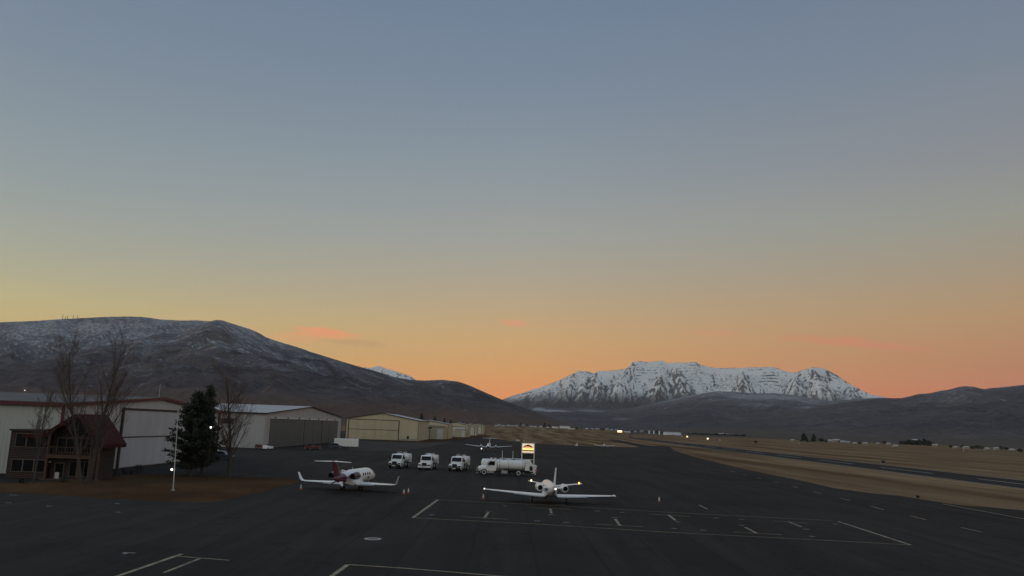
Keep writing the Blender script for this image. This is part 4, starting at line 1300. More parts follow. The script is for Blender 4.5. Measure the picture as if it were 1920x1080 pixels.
def fuselage(secs, n=24):
    m_ = MB()
    m_.loft([[(x, ry * math.cos(2 * math.pi * i / n), zc + rz_ * math.sin(2 * math.pi * i / n)) for i in range(n)] for x, zc, ry, rz_ in secs])
    return m_


def lamp(parent, p, m, r=0.11):
    b = MB(); b.lathe([(-r, 0.01), (-r * 0.7, r * 0.7), (0, r), (r * 0.7, r * 0.7), (r, 0.01)], 'z', 10)
    o = b.build('navigation_light', m, parent)
    o.location = p
    return o


def gear(parent, x, y, top, r, splay=0.0, name='landing_gear', leg_m=STEEL, double=False):
    b = MB(); b.tube((0, splay, top - r), (0, 0, 0.02), 0.08, 0.06, 8); b.box(-0.06, 0.06, -0.16, 0.16, -0.05, 0.06)
    o = b.build(name, leg_m, parent)
    o.location = (x, y, r)
    for s in ((-1, 1) if double else (1,)):
        w_ = MB(); w_.lathe([(-0.09, r * 0.3), (-0.09, r * 0.9), (-0.05, r), (0.05, r), (0.09, r * 0.9), (0.09, r * 0.3)], 'y', 16, (0, s * (0.17 if double else 0.0), 0)); w_.build('tyre', BLACK, o)
    return o


def nacelle(parent, x0, x1, y, z, r, m, ring_m):
    b = MB(); L = x0 - x1
    b.lathe([(x0, r * 0.80), (x0 + 0.02, r * 0.86), (x0 - 0.08, r * 0.95), (x0 - L * 0.3, r), (x0 - L * 0.65, r * 0.95), (x0 - L * 0.9, r * 0.78), (x1, r * 0.70), (x1 + 0.03, r * 0.62), (x1 + 0.5, r * 0.55)], 'x', 24, (0, y, z))
    o = b.build('engine', m, parent)
    b = MB(); b.lathe([(x1 + 0.45, r * 0.54), (x1 + 0.46, r * 0.3), (x1 - 0.12, r * 0.05)], 'x', 16, (0, y, z)); b.lathe([(x1 + 0.30, 0.01), (x1 + 0.30, r * 0.6)], 'x', 20, (0, y, z)); b.build('exhaust', BLACK, o)
    b = MB(); b.lathe([(x0 + 0.021, r * 0.79), (x0 + 0.035, r * 0.86), (x0 - 0.10, r * 0.97), (x0 - 0.16, r * 0.985)], 'x', 24, (0, y, z)); b.build('intake_ring', ring_m, o)
    b = MB(); b.lathe([(x0 - 0.12, 0.01), (x0 - 0.12, r * 0.82)], 'x', 20, (0, y, z)); b.build('intake_fan', BLACK, o)
    return o


def windows(fus, xs, y, z, w_, h, rad):
    for x in xs:
        for s in (-1, 1):
            b = MB()
            pts = [(x + w_ * math.copysign(abs(math.cos(q)) ** 0.6, math.cos(q)), z + h * math.copysign(abs(math.sin(q)) ** 0.6, math.sin(q))) for q in [2 * math.pi * i / 12 for i in range(12)]]
            ya, yb = sorted((s * (y - 0.02), s * (y + 0.012)))
            b.prism(pts, 'y', ya, yb)
            b.build('cabin_window', GLASS, fus)


# --- straight winged business jet seen from behind
cj = thing('business_jet', 'white straight winged twin jet with lit tail and wingtip lights, tail towards camera', 'airplane')
fs = fuselage([(7.6, 1.28, 0.02, 0.02), (7.45, 1.29, 0.17, 0.15), (7.0, 1.33, 0.36, 0.33), (6.2, 1.40, 0.56, 0.53), (5.4, 1.47, 0.70, 0.68), (4.7, 1.58, 0.78, 0.82), (4.0, 1.62, 0.80, 0.86), (2.5, 1.62, 0.80, 0.86), (-1.2, 1.62, 0.80, 0.86),
               (-2.4, 1.66, 0.74, 0.82), (-3.6, 1.76, 0.60, 0.68), (-4.8, 1.90, 0.44, 0.50), (-6.0, 2.02, 0.26, 0.32), (-6.9, 2.10, 0.13, 0.18), (-7.3, 2.13, 0.05, 0.08)]).build('fuselage', WHITE, cj, 50)
b = MB()
b.loft([[(5.45, -0.62, 1.62), (5.45, 0.62, 1.62), (5.30, 0.56, 1.90), (5.30, -0.56, 1.90)], [(4.72, -0.74, 1.75), (4.72, 0.74, 1.75), (4.55, 0.52, 2.36), (4.55, -0.52, 2.36)]])
b.build('windscreen', GLASS, fs)
windows(fs, (3.2, 2.3, 1.4, 0.5, -0.4), 0.775, 1.80, 0.17, 0.19, 0.8)
b = MB(); b.loft([[(1.9, y * 0.2, z) for y, z in ((-3.2, 1.15), (3.2, 1.15), (3.2, 0.98), (-3.2, 0.98))], [(1.2, y * 0.26, z) for y, z in ((-3.2, 1.1), (3.2, 1.1), (3.2, 0.72), (-3.2, 0.72))], [(-1.9, y * 0.26, z) for y, z in ((-3.2, 1.1), (3.2, 1.1), (3.2, 0.74), (-3.2, 0.74))], [(-3.0, y * 0.16, z) for y, z in ((-3.2, 1.4), (3.2, 1.4), (3.2, 1.2), (-3.2, 1.2))]])
b.build('belly_fairing', WHITE, cj, 40)
for s in (-1, 1):
    wg = wing([((1.15, s * 0.6, 0.80), 2.7, 0.14, (0, 0, 1)), ((1.0, s * 1.3, 0.83), 2.45, 0.13, (0, 0, 1)), ((0.45, s * 4.6, 1.02), 1.70, 0.12, (0, 0, 1)), ((-0.05, s * 7.7, 1.20), 1.05, 0.10, (0, 0, 1)), ((-0.2, s * 7.98, 1.22), 0.75, 0.08, (0, 0, 1))]).build('wing', WHITE, cj, 40)
    wing([((-1.46, s * 1.0, 0.76), 0.62, 0.12, (0.25, 0, 1)), ((-1.26, s * 4.55, 0.95), 0.42, 0.12, (0.25, 0, 1))]).build('flap', PALEPAINT, wg, 40)
    wing([((-1.23, s * 4.65, 1.02), 0.36, 0.12, (0, 0, 1)), ((-1.08, s * 7.3, 1.17), 0.26, 0.12, (0, 0, 1))]).build('aileron', PALEPAINT, wg, 40)
    b = MB(); b.lathe([(-0.2, 0.03), (0.1, 0.09), (-0.5, 0.10), (-1.2, 0.08), (-1.4, 0.01)][1:], 'x', 10, (0, s * 8.0, 1.22)); b.build('wingtip', WHITE, wg)
    nacelle(cj, -1.55, -4.3, s * 1.50, 1.98, 0.47, WHITE, STEEL)
    b = MB(); b.loft([foil((-2.1, s * 0.5, 1.95), 1.7, 0.10, (0, 0, 1)), foil((-2.1, s * 1.15, 1.98), 1.6, 0.10, (0, 0, 1))]); b.build('pylon', WHITE, cj, 40)
    hs = wing([((-5.55, s * 0.1, 2.40), 1.55, 0.10, (0, 0, 1)), ((-6.05, s * 3.05, 2.84), 0.92, 0.09, (0, 0, 1)), ((-6.15, s * 3.12, 2.85), 0.7, 0.06, (0, 0, 1))]).build('horizontal_stabilizer', WHITE, cj, 40)
    lamp(hs, (-6.55, s * 2.78, 2.91), AMBER if s < 0 else WARM, 0.10)
    gear(cj, -0.5, s * 2.12, 0.86, 0.30, -s * 0.05)
fn = wing([((-4.15, 0, 2.2), 2.9, 0.09, (0, 1, 0)), ((-5.0, 0, 2.75), 2.25, 0.09, (0, 1, 0)), ((-6.2, 0, 4.42), 1.25, 0.085, (0, 1, 0)), ((-6.35, 0, 4.5), 1.0, 0.06, (0, 1, 0))]).build('vertical_fin', WHITE, cj, 40)
b = MB(); b.loft([foil((-7.28, 0, 2.55), 0.06, 0.8, (0, 1, 0)), foil((-7.44, 0, 4.3), 0.05, 0.8, (0, 1, 0))]); b.build('rudder_seam', DARKM, fn)
gear(cj, 5.3, 0, 0.95, 0.25, 0, 'nose_gear')
lamp(fs, (-7.36, 0, 2.14), BULB, 0.10)
lt = lamp(cj, (-0.75, 8.03, 1.24), BULB, 0.10)
place(cj, (5.47, 101.0, 0), -2.2)
cj.rotation_euler[0] = R(1.2)

# --- swept, winglet tipped jet with maroon T tail
lj = thing('business_jet', 'white jet with maroon T tail and upturned winglets, left of the fuel trucks', 'airplane')
fs = fuselage([(8.7, 1.42, 0.02, 0.02), (8.5, 1.43, 0.14, 0.13), (7.9, 1.46, 0.36, 0.34), (7.0, 1.54, 0.62, 0.58), (6.2, 1.64, 0.78, 0.76), (5.4, 1.74, 0.86, 0.90), (4.4, 1.78, 0.88, 0.94), (-1.5, 1.78, 0.88, 0.94),
               (-3.0, 1.76, 0.80, 0.84), (-4.4, 1.72, 0.62, 0.66)]).build('fuselage', WHITE, lj, 50)
fuselage([(-4.4, 1.72, 0.62, 0.66), (-5.6, 1.74, 0.44, 0.48), (-6.6, 1.80, 0.26, 0.30), (-7.3, 1.86, 0.10, 0.12), (-7.45, 1.87, 0.03, 0.04)]).build('tail_cone', MAROON, lj, 50)
b = MB()
b.loft([[(6.55, -0.70, 1.78), (6.55, 0.70, 1.78), (6.4, 0.62, 2.06), (6.4, -0.62, 2.06)], [(5.62, -0.83, 1.95), (5.62, 0.83, 1.95), (5.45, 0.56, 2.57), (5.45, -0.56, 2.57)]])
b.build('windscreen', GLASS, fs)
windows(fs, (3.9, 3.0, 2.1, 1.2, 0.3), 0.862, 1.98, 0.2, 0.21, 0.8)
b = MB(); b.prism([(2.9, 1.55), (3.3, 1.62), (3.75, 1.55), (3.6, 1.42), (3.2, 1.38)], 'y', -0.892, -0.878); b.build('fuselage_emblem', DARKM, fs)
b = MB(); b.loft([[(2.4, -0.3, 1.1), (2.4, 0.3, 1.1), (2.4, 0.3, 0.95), (2.4, -0.3, 0.95)], [(1.2, -0.9, 1.2), (1.2, 0.9, 1.2), (1.2, 0.7, 0.75), (1.2, -0.7, 0.75)], [(-2.6, -0.9, 1.2), (-2.6, 0.9, 1.2), (-2.6, 0.7, 0.78), (-2.6, -0.7, 0.78)], [(-4.4, -0.45, 1.4), (-4.4, 0.45, 1.4), (-4.4, 0.4, 1.15), (-4.4, -0.4, 1.15)]])
b.build('belly_fairing', WHITE, lj, 40)
for s in (-1, 1):
    wg = wing([((1.6, s * 0.6, 0.90), 3.2, 0.12, (0, 0, 1)), ((1.2, s * 1.2, 0.92), 2.75, 0.11, (0, 0, 1)), ((0.0, s * 3.6, 0.98), 1.95, 0.10, (0, 0, 1)), ((-1.15, s * 6.35, 1.05), 1.1, 0.09, (0, 0, 1))]).build('wing', WHITE, lj, 40)
    wing([((-1.15, s * 6.35, 1.05), 1.1, 0.07, (0, -s, 0.2)), ((-1.55, s * 6.5, 1.25), 0.95, 0.07, (0, -s, 0.25)), ((-2.05, s * 6.85, 2.15), 0.5, 0.07, (0, -s, 0.3))]).build('winglet', WHITE, wg, 40)
    wing([((-1.52, s * 1.1, 0.83), 0.72, 0.12, (0.45, 0, 1)), ((-1.80, s * 3.5, 0.90), 0.5, 0.12, (0.45, 0, 1))]).build('flap', WHITE, wg, 40)
    wing([((-1.86, s * 3.7, 0.96), 0.38, 0.12, (0.05, 0, 1)), ((-2.14, s * 6.0, 1.02), 0.26, 0.12, (0.05, 0, 1))]).build('aileron', PALEPAINT, wg, 40)
    en = nacelle(lj, -2.0, -4.7, s * 1.42, 2.06, 0.5, NACD, WHITE)
    b = MB(); b.lathe([(-2.1, 0.482), (-2.15, 0.50), (-2.75, 0.512), (-2.9, 0.512)], 'x', 24, (0, s * 1.42, 2.06)); b.build('cowl', WHITE, en)
    b = MB(); b.loft([foil((-2.5, s * 0.55, 2.0), 1.7, 0.10, (0, 0, 1)), foil((-2.5, s * 1.05, 2.05), 1.6, 0.10, (0, 0, 1))]); b.build('pylon', MAROON, lj, 40)
    hs = wing([((-7.05, s * 0.06, 3.98), 1.25, 0.10, (0, 0, 1)), ((-7.75, s * 2.3, 3.96), 0.68, 0.09, (0, 0, 1)), ((-7.85, s * 2.38, 3.96), 0.5, 0.06, (0, 0, 1))]).build('horizontal_stabilizer', WHITE, lj, 40)
    wing([((-5.0, s * 0.35, 1.42), 1.7, 0.05, (0, s * 0.5, 0.8)), ((-6.5, s * 0.95, 0.95), 0.5, 0.05, (0, s * 0.5, 0.8))]).build('ventral_fin', WHITE, lj, 40)
    gear(lj, -0.7, s * 1.25, 0.95, 0.30, s * 0.25, double=True)
fn = wing([((-4.1, 0, 2.1), 2.9, 0.09, (0, 1, 0)), ((-5.2, 0, 2.6), 2.35, 0.09, (0, 1, 0)), ((-6.85, 0, 3.92), 1.5, 0.085, (0, 1, 0))]).build('vertical_fin', MAROON, lj, 40)
wing([((-2.6, 0, 2.55), 2.2, 0.05, (0, 1, 0)), ((-4.5, 0, 2.85), 0.6, 0.07, (0, 1, 0))]).build('dorsal_fillet', WHITE, fn, 40)
b = MB(); b.lathe([(-6.5, 0.02), (-6.8, 0.10), (-7.9, 0.10), (-8.3, 0.02)], 'x', 10, (0, 0, 3.99)); b.build('tail_bullet', MAROON, fn)
gear(lj, 6.2, 0, 1.1, 0.24, 0, 'nose_gear')
b = MB(); b.tube((0.4, 0.4, 2.68), (0.25, 0.4, 2.95), 0.03, 0.015, 6); b.build('blade_antenna', WHITE, fs)
place(lj, (-20.2, 109.0, 0), 9.0)

# --- twin turboprop taxiing in
kp = thing('turboprop', 'white twin propeller airplane with T tail and bright landing light, taxiing towards camera', 'airplane')
fs = fuselage([(6.6, 1.7, 0.02, 0.02), (6.45, 1.7, 0.16, 0.15), (5.8, 1.73, 0.38, 0.36), (4.9, 1.80, 0.56, 0.58), (4.1, 1.95, 0.70, 0.78), (3.4, 2.02, 0.74, 0.86), (-2.0, 2.02, 0.74, 0.86), (-4.0, 2.12, 0.52, 0.62), (-6.2, 2.3, 0.22, 0.30), (-7.0, 2.36, 0.05, 0.08)]).build('fuselage', WHITE, kp, 50)
fuselage([(6.62, 1.66, 0.02, 0.02), (6.47, 1.66, 0.20, 0.19), (5.8, 1.66, 0.42, 0.40), (5.4, 1.66, 0.47, 0.45), (4.9, 1.62, 0.50, 0.44)]).build('nose_cone', BLACK, kp, 50)
b = MB(); b.loft([[(4.95, -0.52, 2.02), (4.95, 0.52, 2.02), (4.8, 0.45, 2.25), (4.8, -0.45, 2.25)], [(4.2, -0.68, 2.2), (4.2, 0.68, 2.2), (4.0, 0.46, 2.75), (4.0, -0.46, 2.75)]]); b.build('windscreen', GLASS, fs)
windows(fs, (2.6, 1.7, 0.8, -0.1, -1.0), 0.725, 2.2, 0.2, 0.2, 0.7)
for s in (-1, 1):
    wg = wing([((2.0, s * 0.5, 1.42), 2.5, 0.15, (0, 0, 1)), ((1.9, s * 2.7, 1.62), 2.1, 0.14, (0, 0, 1)), ((1.2, s * 8.35, 2.15), 1.05, 0.10, (0, 0, 1)), ((1.0, s * 8.5, 2.17), 0.7, 0.06, (0, 0, 1))]).build('wing', WHITE, kp, 40)
    b = MB(); b.lathe([(4.0, 0.12), (3.9, 0.24), (3.4, 0.36), (2.6, 0.43), (1.2, 0.45), (0.0, 0.38), (-1.2, 0.12)], 'x', 18, (0, s * 2.62, 1.86)); en = b.build('engine', WHITE, kp)
    b = MB(); b.lathe([(4.45, 0.02), (4.3, 0.09), (4.1, 0.15), (4.0, 0.16)], 'x', 14, (0, s * 2.62, 1.86)); b.build('spinner', STEEL, en)
    for k in range(4):
        a = R(45 + 90 * k)
        b = MB(); d_ = Vector((0, math.cos(a), math.sin(a))); p_ = Vector((4.12, s * 2.62, 1.86))
        q_ = Vector((0, -math.sin(a), math.cos(a)))
        b.loft([[p_ + d_ * r_ + q_ * w2 + Vector((t2, 0, 0)) for w2, t2 in ((-ww, -0.02), (ww, 0.03), (ww, 0.0), (-ww, -0.05))] for r_, ww in ((0.12, 0.05), (0.5, 0.10), (0.9, 0.09), (1.2, 0.05))]); b.build('propeller_blade', DARKM, en)
    b = MB(); b.box(3.7, 3.95, s * 2.62 - 0.2, s * 2.62 + 0.2, 1.36, 1.52); b.build('intake', BLACK, en)
    gear(kp, 0.9, s * 2.62, 1.5, 0.33, 0, double=True)
    hs = wing([((-6.0, s * 0.06, 4.52), 1.4, 0.1, (0, 0, 1)), ((-6.5, s * 2.8, 4.52), 0.8, 0.09, (0, 0, 1))]).build('horizontal_stabilizer', WHITE, kp, 40)
wing([((-4.3, 0, 2.5), 2.7, 0.09, (0, 1, 0)), ((-5.9, 0, 4.5), 1.6, 0.09, (0, 1, 0))]).build('vertical_fin', WHITE, kp, 40)
gear(kp, 4.6, 0, 1.3, 0.27, 0, 'nose_gear')
b = MB(); b.lathe([(-0.1, 0.02), (-0.08, 0.14), (0.0, 0.2), (0.03, 0.02)], 'x', 12); ll = b.build('landing_light', BULB, kp); ll.location = (4.15, -2.35, 0.95)
place(kp, (-6.4, 293, 0), 180 + 1.5)

# --- light airplane far off at the apron edge
la = thing('light_airplane', 'tiny white low winged airplane parked at the far apron edge', 'airplane')
fs = fuselage([(2.6, 1.15, 0.1, 0.1), (2.4, 1.15, 0.35, 0.34), (1.2, 1.2, 0.5, 0.55), (0.3, 1.4, 0.55, 0.75), (-1.0, 1.35, 0.5, 0.6), (-3.0, 1.3, 0.22, 0.28), (-4.4, 1.3, 0.08, 0.14)]).build('fuselage', WHITE, la, 50)
for s in (-1, 1):
    wing([((1.0, s * 0.4, 0.95), 1.6, 0.14, (0, 0, 1)), ((0.9, s * 5.2, 1.38), 1.2, 0.12, (0, 0, 1))]).build('wing', WHITE, la, 40)
    wing([((-3.6, s * 0.1, 1.45), 0.9, 0.1, (0, 0, 1)), ((-3.7, s * 1.7, 1.45), 0.65, 0.1, (0, 0, 1))]).build('horizontal_stabilizer', WHITE, la, 40)
    gear(la, 0.2, s * 1.2, 0.95, 0.22)
wing([((-3.2, 0, 1.4), 1.2, 0.09, (0, 1, 0)), ((-3.9, 0, 2.75), 0.7, 0.09, (0, 1, 0))]).build('vertical_fin', WHITE, la, 40)
b = MB(); b.prism([(0.95, 1.5), (0.3, 2.05), (-0.5, 2.05), (-1.0, 1.6)], 'y', -0.5, 0.5); b.build('canopy', GLASS, fs)
gear(la, 1.9, 0, 1.0, 0.2, 0, 'nose_gear')
place(la, tuple(at(1133, 840.0)), 8)


# ------------------------------------------------------------------ trees and plants
def bare_tree(label, base, height, lean, spread, seed, group=None, first=0.16, n1=22, upright=0.75, r0=0.26):
    rnd = random.Random(seed)
    root = thing('bare_tree', label, 'tree', base, 0, group)
    tr, tw = MB(), MB()

    def limb(mb, pts, ra, rb, n):
        d = (pts[-1] - pts[0]).normalized()
        a = d.orthogonal().normalized()
        b = d.cross(a)
        rings = []
        for i, p in enumerate(pts):
            r_ = ra + (rb - ra) * i / (len(pts) - 1)
            rings.append([p + (a * math.cos(2 * math.pi * k / n) + b * math.sin(2 * math.pi * k / n)) * r_ for k in range(n)])
        mb.loft(rings, False, False)

    def path(p, d, L, nseg, wob, up):
        pts = [p.copy()]
        for _ in range(nseg):
            d = (d + Vector((rnd.gauss(0, wob), rnd.gauss(0, wob), rnd.gauss(0, wob) + up))).normalized()
            p = p + d * (L / nseg)
            pts.append(p.copy())
        return pts

    def at_t(pts, t):
        f = t * (len(pts) - 1)
        i = min(int(f), len(pts) - 2)
        return pts[i].lerp(pts[i + 1], f - i), (pts[i + 1] - pts[i]).normalized()

    def grow(parent, pr0, pr1, level, L):
        cnt = (n1, 10, 8, 5)[level]
        for k in range(cnt):
            t = first + (0.97 - first) * (k + rnd.random()) / cnt if level == 0 else 0.15 + 0.85 * (k + rnd.random()) / cnt
            p, d = at_t(parent, t)
            ax = d.orthogonal().normalized()
            q = Matrix.Rotation(rnd.uniform(0, 2 * math.pi), 3, d) @ ax
            up = upright if level < 2 else upright * 0.7
            dd = (d * up + q * rnd.uniform(0.55, 0.95) * spread + Vector((0, 0, 0.12))).normalized()
            LL = L * (1.0 - 0.62 * t) * rnd.uniform(0.75, 1.2) if level == 0 else L * (1 - 0.45 * t) * rnd.uniform(0.6, 1.15)
            ra = max((0.011, 0.011, 0.0078, 0.0058)[level], (pr0 + (pr1 - pr0) * t) * (0.36, 0.45, 0.55, 0.6)[level])
            rb = max((0.007, 0.006, 0.004, 0.003)[level], ra * 0.3)
            pts = path(p, dd, LL, (5, 4, 3, 2)[level], (0.10, 0.12, 0.15, 0.2)[level], (0.10, 0.06, 0.03, 0.0)[level])
            limb(tr if level == 0 else tw, pts, ra, rb, (6, 4, 3, 3)[level])
            if level < 3:
                grow(pts, ra, rb, level + 1, LL * (0.42, 0.46, 0.5)[level])
    trunk = path(Vector((0, 0, -0.1)), Vector((lean[0] * 0.6, lean[1] * 0.6, 1)).normalized(), height * 0.86, 8, 0.035, 0.06)
    for i, p in enumerate(trunk):
        p.x += lean[0] * height * (i / 8) ** 1.5 * 0.4
    limb(tr, trunk, r0, 0.04, 9)
    grow(trunk, r0, 0.04, 0, height * 0.44)
    tr.build('trunk', BARK, root, 60)
    tw.build('twigs', TWIG, root, 60)
    return root


BT = 'bare leafless trees by the lodge and hangars'
bare_tree('tallest bare tree, leaning right over the red lodge roof', tuple(at(166, 906)), 19.4, (0.24, 0), 0.7, 5, BT, 0.16, 28, 0.85, 0.30)
bare_tree('tall bare tree rising in front of the lodge windows, left of the leaning one', tuple(at(152, 907)), 20.0, (-0.24, 0), 0.68, 12, BT, 0.2, 26, 0.85, 0.22)
bare_tree('small bare tree before the pale left wall of the white hangar', tuple(at(62, 907)), 11.5, (0.01, 0), 0.5, 21, BT, 0.3, 16, 0.9, 0.13)
bare_tree('wide crowned bare tree standing right of the dark pine', tuple(at(430, 894)), 18.2, (0.0, 0), 1.05, 33, BT, 0.14, 38, 0.78, 0.32)


def pine(label, base, height, radius, seed, lean=0.0, bare=0.09, dens=1.0):
    rnd = random.Random(seed)
    root = thing('pine_tree', label, 'tree', base, 0, 'dark pines beside the white hangar')
    t = MB()
    t.tube((0, 0, -0.1), (lean * height * 0.5, 0, height * 0.55), 0.24, 0.15, 9)
    t.tube((lean * height * 0.5, 0, height * 0.55), (lean * height, 0, height * 0.97), 0.15, 0.03, 7)
    c = MB()
    nb = int(150 * dens)
    for k in range(nb):
        u = ((k + rnd.random()) / nb)
        z = height * (bare + (0.96 - bare) * u ** 0.92)
        prof = (1 - u) ** 0.74 * (0.72 + 0.28 * math.sin(min(1, u * 4) * math.pi / 2)) + 0.05
        a = rnd.uniform(0, 2 * math.pi)
        L = radius * prof * rnd.choice((0.6, 0.8, 0.95, 1.0, 1.08, 1.22)) * rnd.uniform(0.8, 1.1)
        x0 = lean * z
        d = Vector((math.cos(a), math.sin(a), rnd.uniform(-0.05, 0.28)))
        tip = Vector((x0, 0, z)) + d * L + Vector((0, 0, 0.22 * L))
        t.tube((x0, 0, z), tip, 0.045, 0.012, 4, False)
        n = int(10 + 20 * L / radius + 14 * L)
        for j in range(n):
            s = rnd.uniform(0.18, 1.04)
            p = Vector((x0, 0, z)).lerp(tip, s) + Vector((rnd.gauss(0, .13), rnd.gauss(0, .13), rnd.gauss(0.03, .11))) * (1.2 + 0.9 * (1 - s))
            for q in range(3):
                w_ = rnd.uniform(0.10, 0.24)
                e1 = Vector((rnd.gauss(0, 1), rnd.gauss(0, 1), rnd.gauss(0.35, .7))).normalized() * w_ * 1.5
                e2 = e1.cross(Vector((rnd.gauss(0, 1), rnd.gauss(0, 1), rnd.gauss(0, 1)))).normalized() * w_ * 0.42
                c.add([p - e2, p + e2, p + e1 + e2 * 0.3, p + e1 - e2 * 0.3], [(0, 1, 2, 3)])
    t.build('trunk', BARK, root, 60)
    c.build('needles', NEEDLE, root, smooth=False)
    return root


pine('broad dark pine behind the thin flagpole', tuple(at(357, 893)), 12.8, 4.3, 3, 0.0, 0.07, 1.35)
pine('slimmer dark pine tucked behind the right side of the broad one', tuple(at(378, 887)), 14.2, 2.3, 8, 0.01, 0.08, 0.9)


def shrub(label, base, r_, h, seed, group):
    rnd = random.Random(seed)
    t = thing('shrub', label, 'shrub', base, 0, group)
    b, st = MB(), MB()
    for k in range(int(260 * r_)):
        a, q = rnd.uniform(0, 2 * math.pi), rnd.random() ** 0.6
        z = rnd.random() ** 0.8
        rr = r_ * q * math.sqrt(max(0.05, 1 - z * z * 0.8)) * (0.8 + 0.35 * math.sin(a * 3 + seed))
        p = Vector((rr * math.cos(a), rr * math.sin(a), h * z))
        w_ = rnd.uniform(0.08, 0.2)
        e1 = Vector((rnd.gauss(0, 1), rnd.gauss(0, 1), rnd.gauss(0.5, .7))).normalized() * w_
        e2 = e1.cross(Vector((rnd.gauss(0, 1), rnd.gauss(0, 1), rnd.gauss(0, 1)))).normalized() * w_ * 0.5
        b.add([p - e2, p + e2, p + e1], [(0, 1, 2)])
    for k in range(9):
        a = rnd.uniform(0, 2 * math.pi)
        st.tube((0, 0, 0), (math.cos(a) * r_ * 0.6, math.sin(a) * r_ * 0.6, h * 0.8), 0.025, 0.008, 4)
    b.build('leaves', NEEDLE, t, smooth=False)
    st.build('stems', BARK, t)
    return t


SHG = 'low dark shrubs along the foot of the buildings'
for i, (px, py, r_, h, lab) in enumerate(((214, 893, 0.9, 1.0, 'low shrub at the right corner of the lodge porch'), (232, 890, 0.8, 0.9, 'low shrub at the foot of the big white door, next to the lodge'),
                                          (258, 887, 1.2, 1.2, 'largest low shrub before the big white hangar door'), (246, 890, 0.6, 0.7, 'smallest shrub before the big white hangar door'), (118, 905, 0.8, 0.8, 'low shrub under the lodge windows, by the tree trunks'),
                                          (40, 906, 0.7, 0.6, 'low shrub left of the lodge ground floor windows'))):
    shrub(lab, tuple(at(px, py)), r_, h, 40 + i, SHG)


def far_crown(seed, conifer):
    rnd = random.Random(seed)
    b = MB()
    for k in range(150):
        if conifer:
            z = rnd.random(); rr = (1 - z) * 0.34 + 0.03
            zc = 0.08 + 0.92 * z
        else:
            z = rnd.random(); rr = 0.52 * math.sqrt(max(0.02, 1 - (2 * z - 0.9) ** 2)); zc = 0.14 + 0.84 * z
        a = rnd.uniform(0, 6.283)
        rr *= rnd.uniform(0.45, 1.15)
        p = Vector((rr * math.cos(a), rr * math.sin(a), zc))
        w_ = rnd.uniform(0.05, 0.13)
        e1 = Vector((rnd.gauss(0, 1), rnd.gauss(0, 1), rnd.gauss(0.2, .8))).normalized() * w_
        e2 = e1.cross(Vector((rnd.gauss(0, 1), rnd.gauss(0, 1), rnd.gauss(0, 1)))).normalized() * w_ * 0.7
        b.add([p - e1 - e2, p + e1 - e2, p + e1 + e2, p - e1 + e2], [(0, 1, 2, 3)])
    return b


def far_tree_proto(seed, conifer, name, label, cat, group):
    r_ = thing(name, label, cat, (0, 0, 0), 0, group)
    far_crown(seed, conifer).build('crown', NEEDLE, r_, smooth=False)
    t = MB(); t.tube((0, 0, -0.05), (0, 0, 0.5), 0.035, 0.02, 5); t.build('trunk', BARK, r_)
    return r_


FTG = 'far dark trees along the valley floor'
protos = [far_tree_proto(70, True, 'far_conifer', '', 'tree', FTG), far_tree_proto(71, False, 'far_tree', '', 'tree', FTG), far_tree_proto(72, False, 'far_tree', '', 'tree', FTG)]
used_p = [False] * 3


def far_tree(px, py, hpx, kind, label, widen=1.0):
    p = drop(px, py)
    D = math.hypot(p.x, p.y)
    h = hpx * D / F_PX
    o = protos[kind] if not used_p[kind] else copy_tree(protos[kind])
    used_p[kind] = True
    o.location = p
    o.rotation_euler = (0, 0, random.uniform(0, 6.28))
    o.scale = (h * widen, h * widen, h)
    o['label'] = label
    return o


LROW = 'dark tree in the long tree line at the far edge of the field'
LTOWN = 'dark tree among the far pale houses in mid valley'
LRIGHT = 'dark tree among the scattered farm buildings on the right'
rnd_ = random.Random(99)
for k in range(34):
    px = 1290 + k * 3.25 + rnd_.uniform(-1, 1)
    far_tree(px, 814.6 + (px - 1290) * 0.036, rnd_.uniform(2.0, 4.0), 1 + k % 2, LROW, 1.3)
for px, py, h, kd in ((976, 798.5, 5.5, 0), (988, 799, 3.5, 1), (1021, 800.5, 7, 0), (1030, 801, 5, 0), (1045, 802.5, 5, 1), (1039, 802.5, 4.5, 2), (1058, 803, 3, 1), (1082, 805, 3.5, 2), (1090, 805.5, 2.5, 1), (1127, 806.5, 4, 1), (1132, 807, 3.5, 2),
                      (1150, 807.5, 3, 1), (1185, 810, 3.5, 2), (1195, 810.5, 3, 1), (1212, 811.5, 3.5, 1), (1231, 812.5, 5, 2), (1243, 813.5, 4, 1), (1262, 815, 3, 2), (951, 799.5, 3, 2), (1108, 806.5, 2.5, 1)):
    far_tree(px, py, h, kd, LTOWN, 1.1)
for px, py, h, kd in ((1508, 828.5, 14, 0), (1526, 828.5, 12, 0), (1540, 829, 7, 1), (1549, 829.5, 4, 2), (1575, 830, 4, 2), (1612, 833, 4, 1), (1619, 833.5, 3, 2), (1658, 832.5, 5, 1), (1690, 834, 6, 1), (1697, 834.5, 7, 2), (1704, 834.5, 8, 1), (1711, 835, 8.5, 2),
                      (1718, 835, 8, 1), (1725, 835.5, 9, 2), (1733, 836, 10.5, 1), (1741, 836.5, 9, 2), (1749, 837, 6, 1), (1783, 839.5, 4, 1), (1806, 840.5, 5, 2), (1824, 842, 5, 1), (1833, 842, 6, 2), (1842, 842.5, 5, 1), (1877, 843.5, 5.5, 1), (1886, 843.5, 4.5, 2),
                      (1913, 848, 6, 1)):
    far_tree(px, py, h, kd, LRIGHT, 1.3)
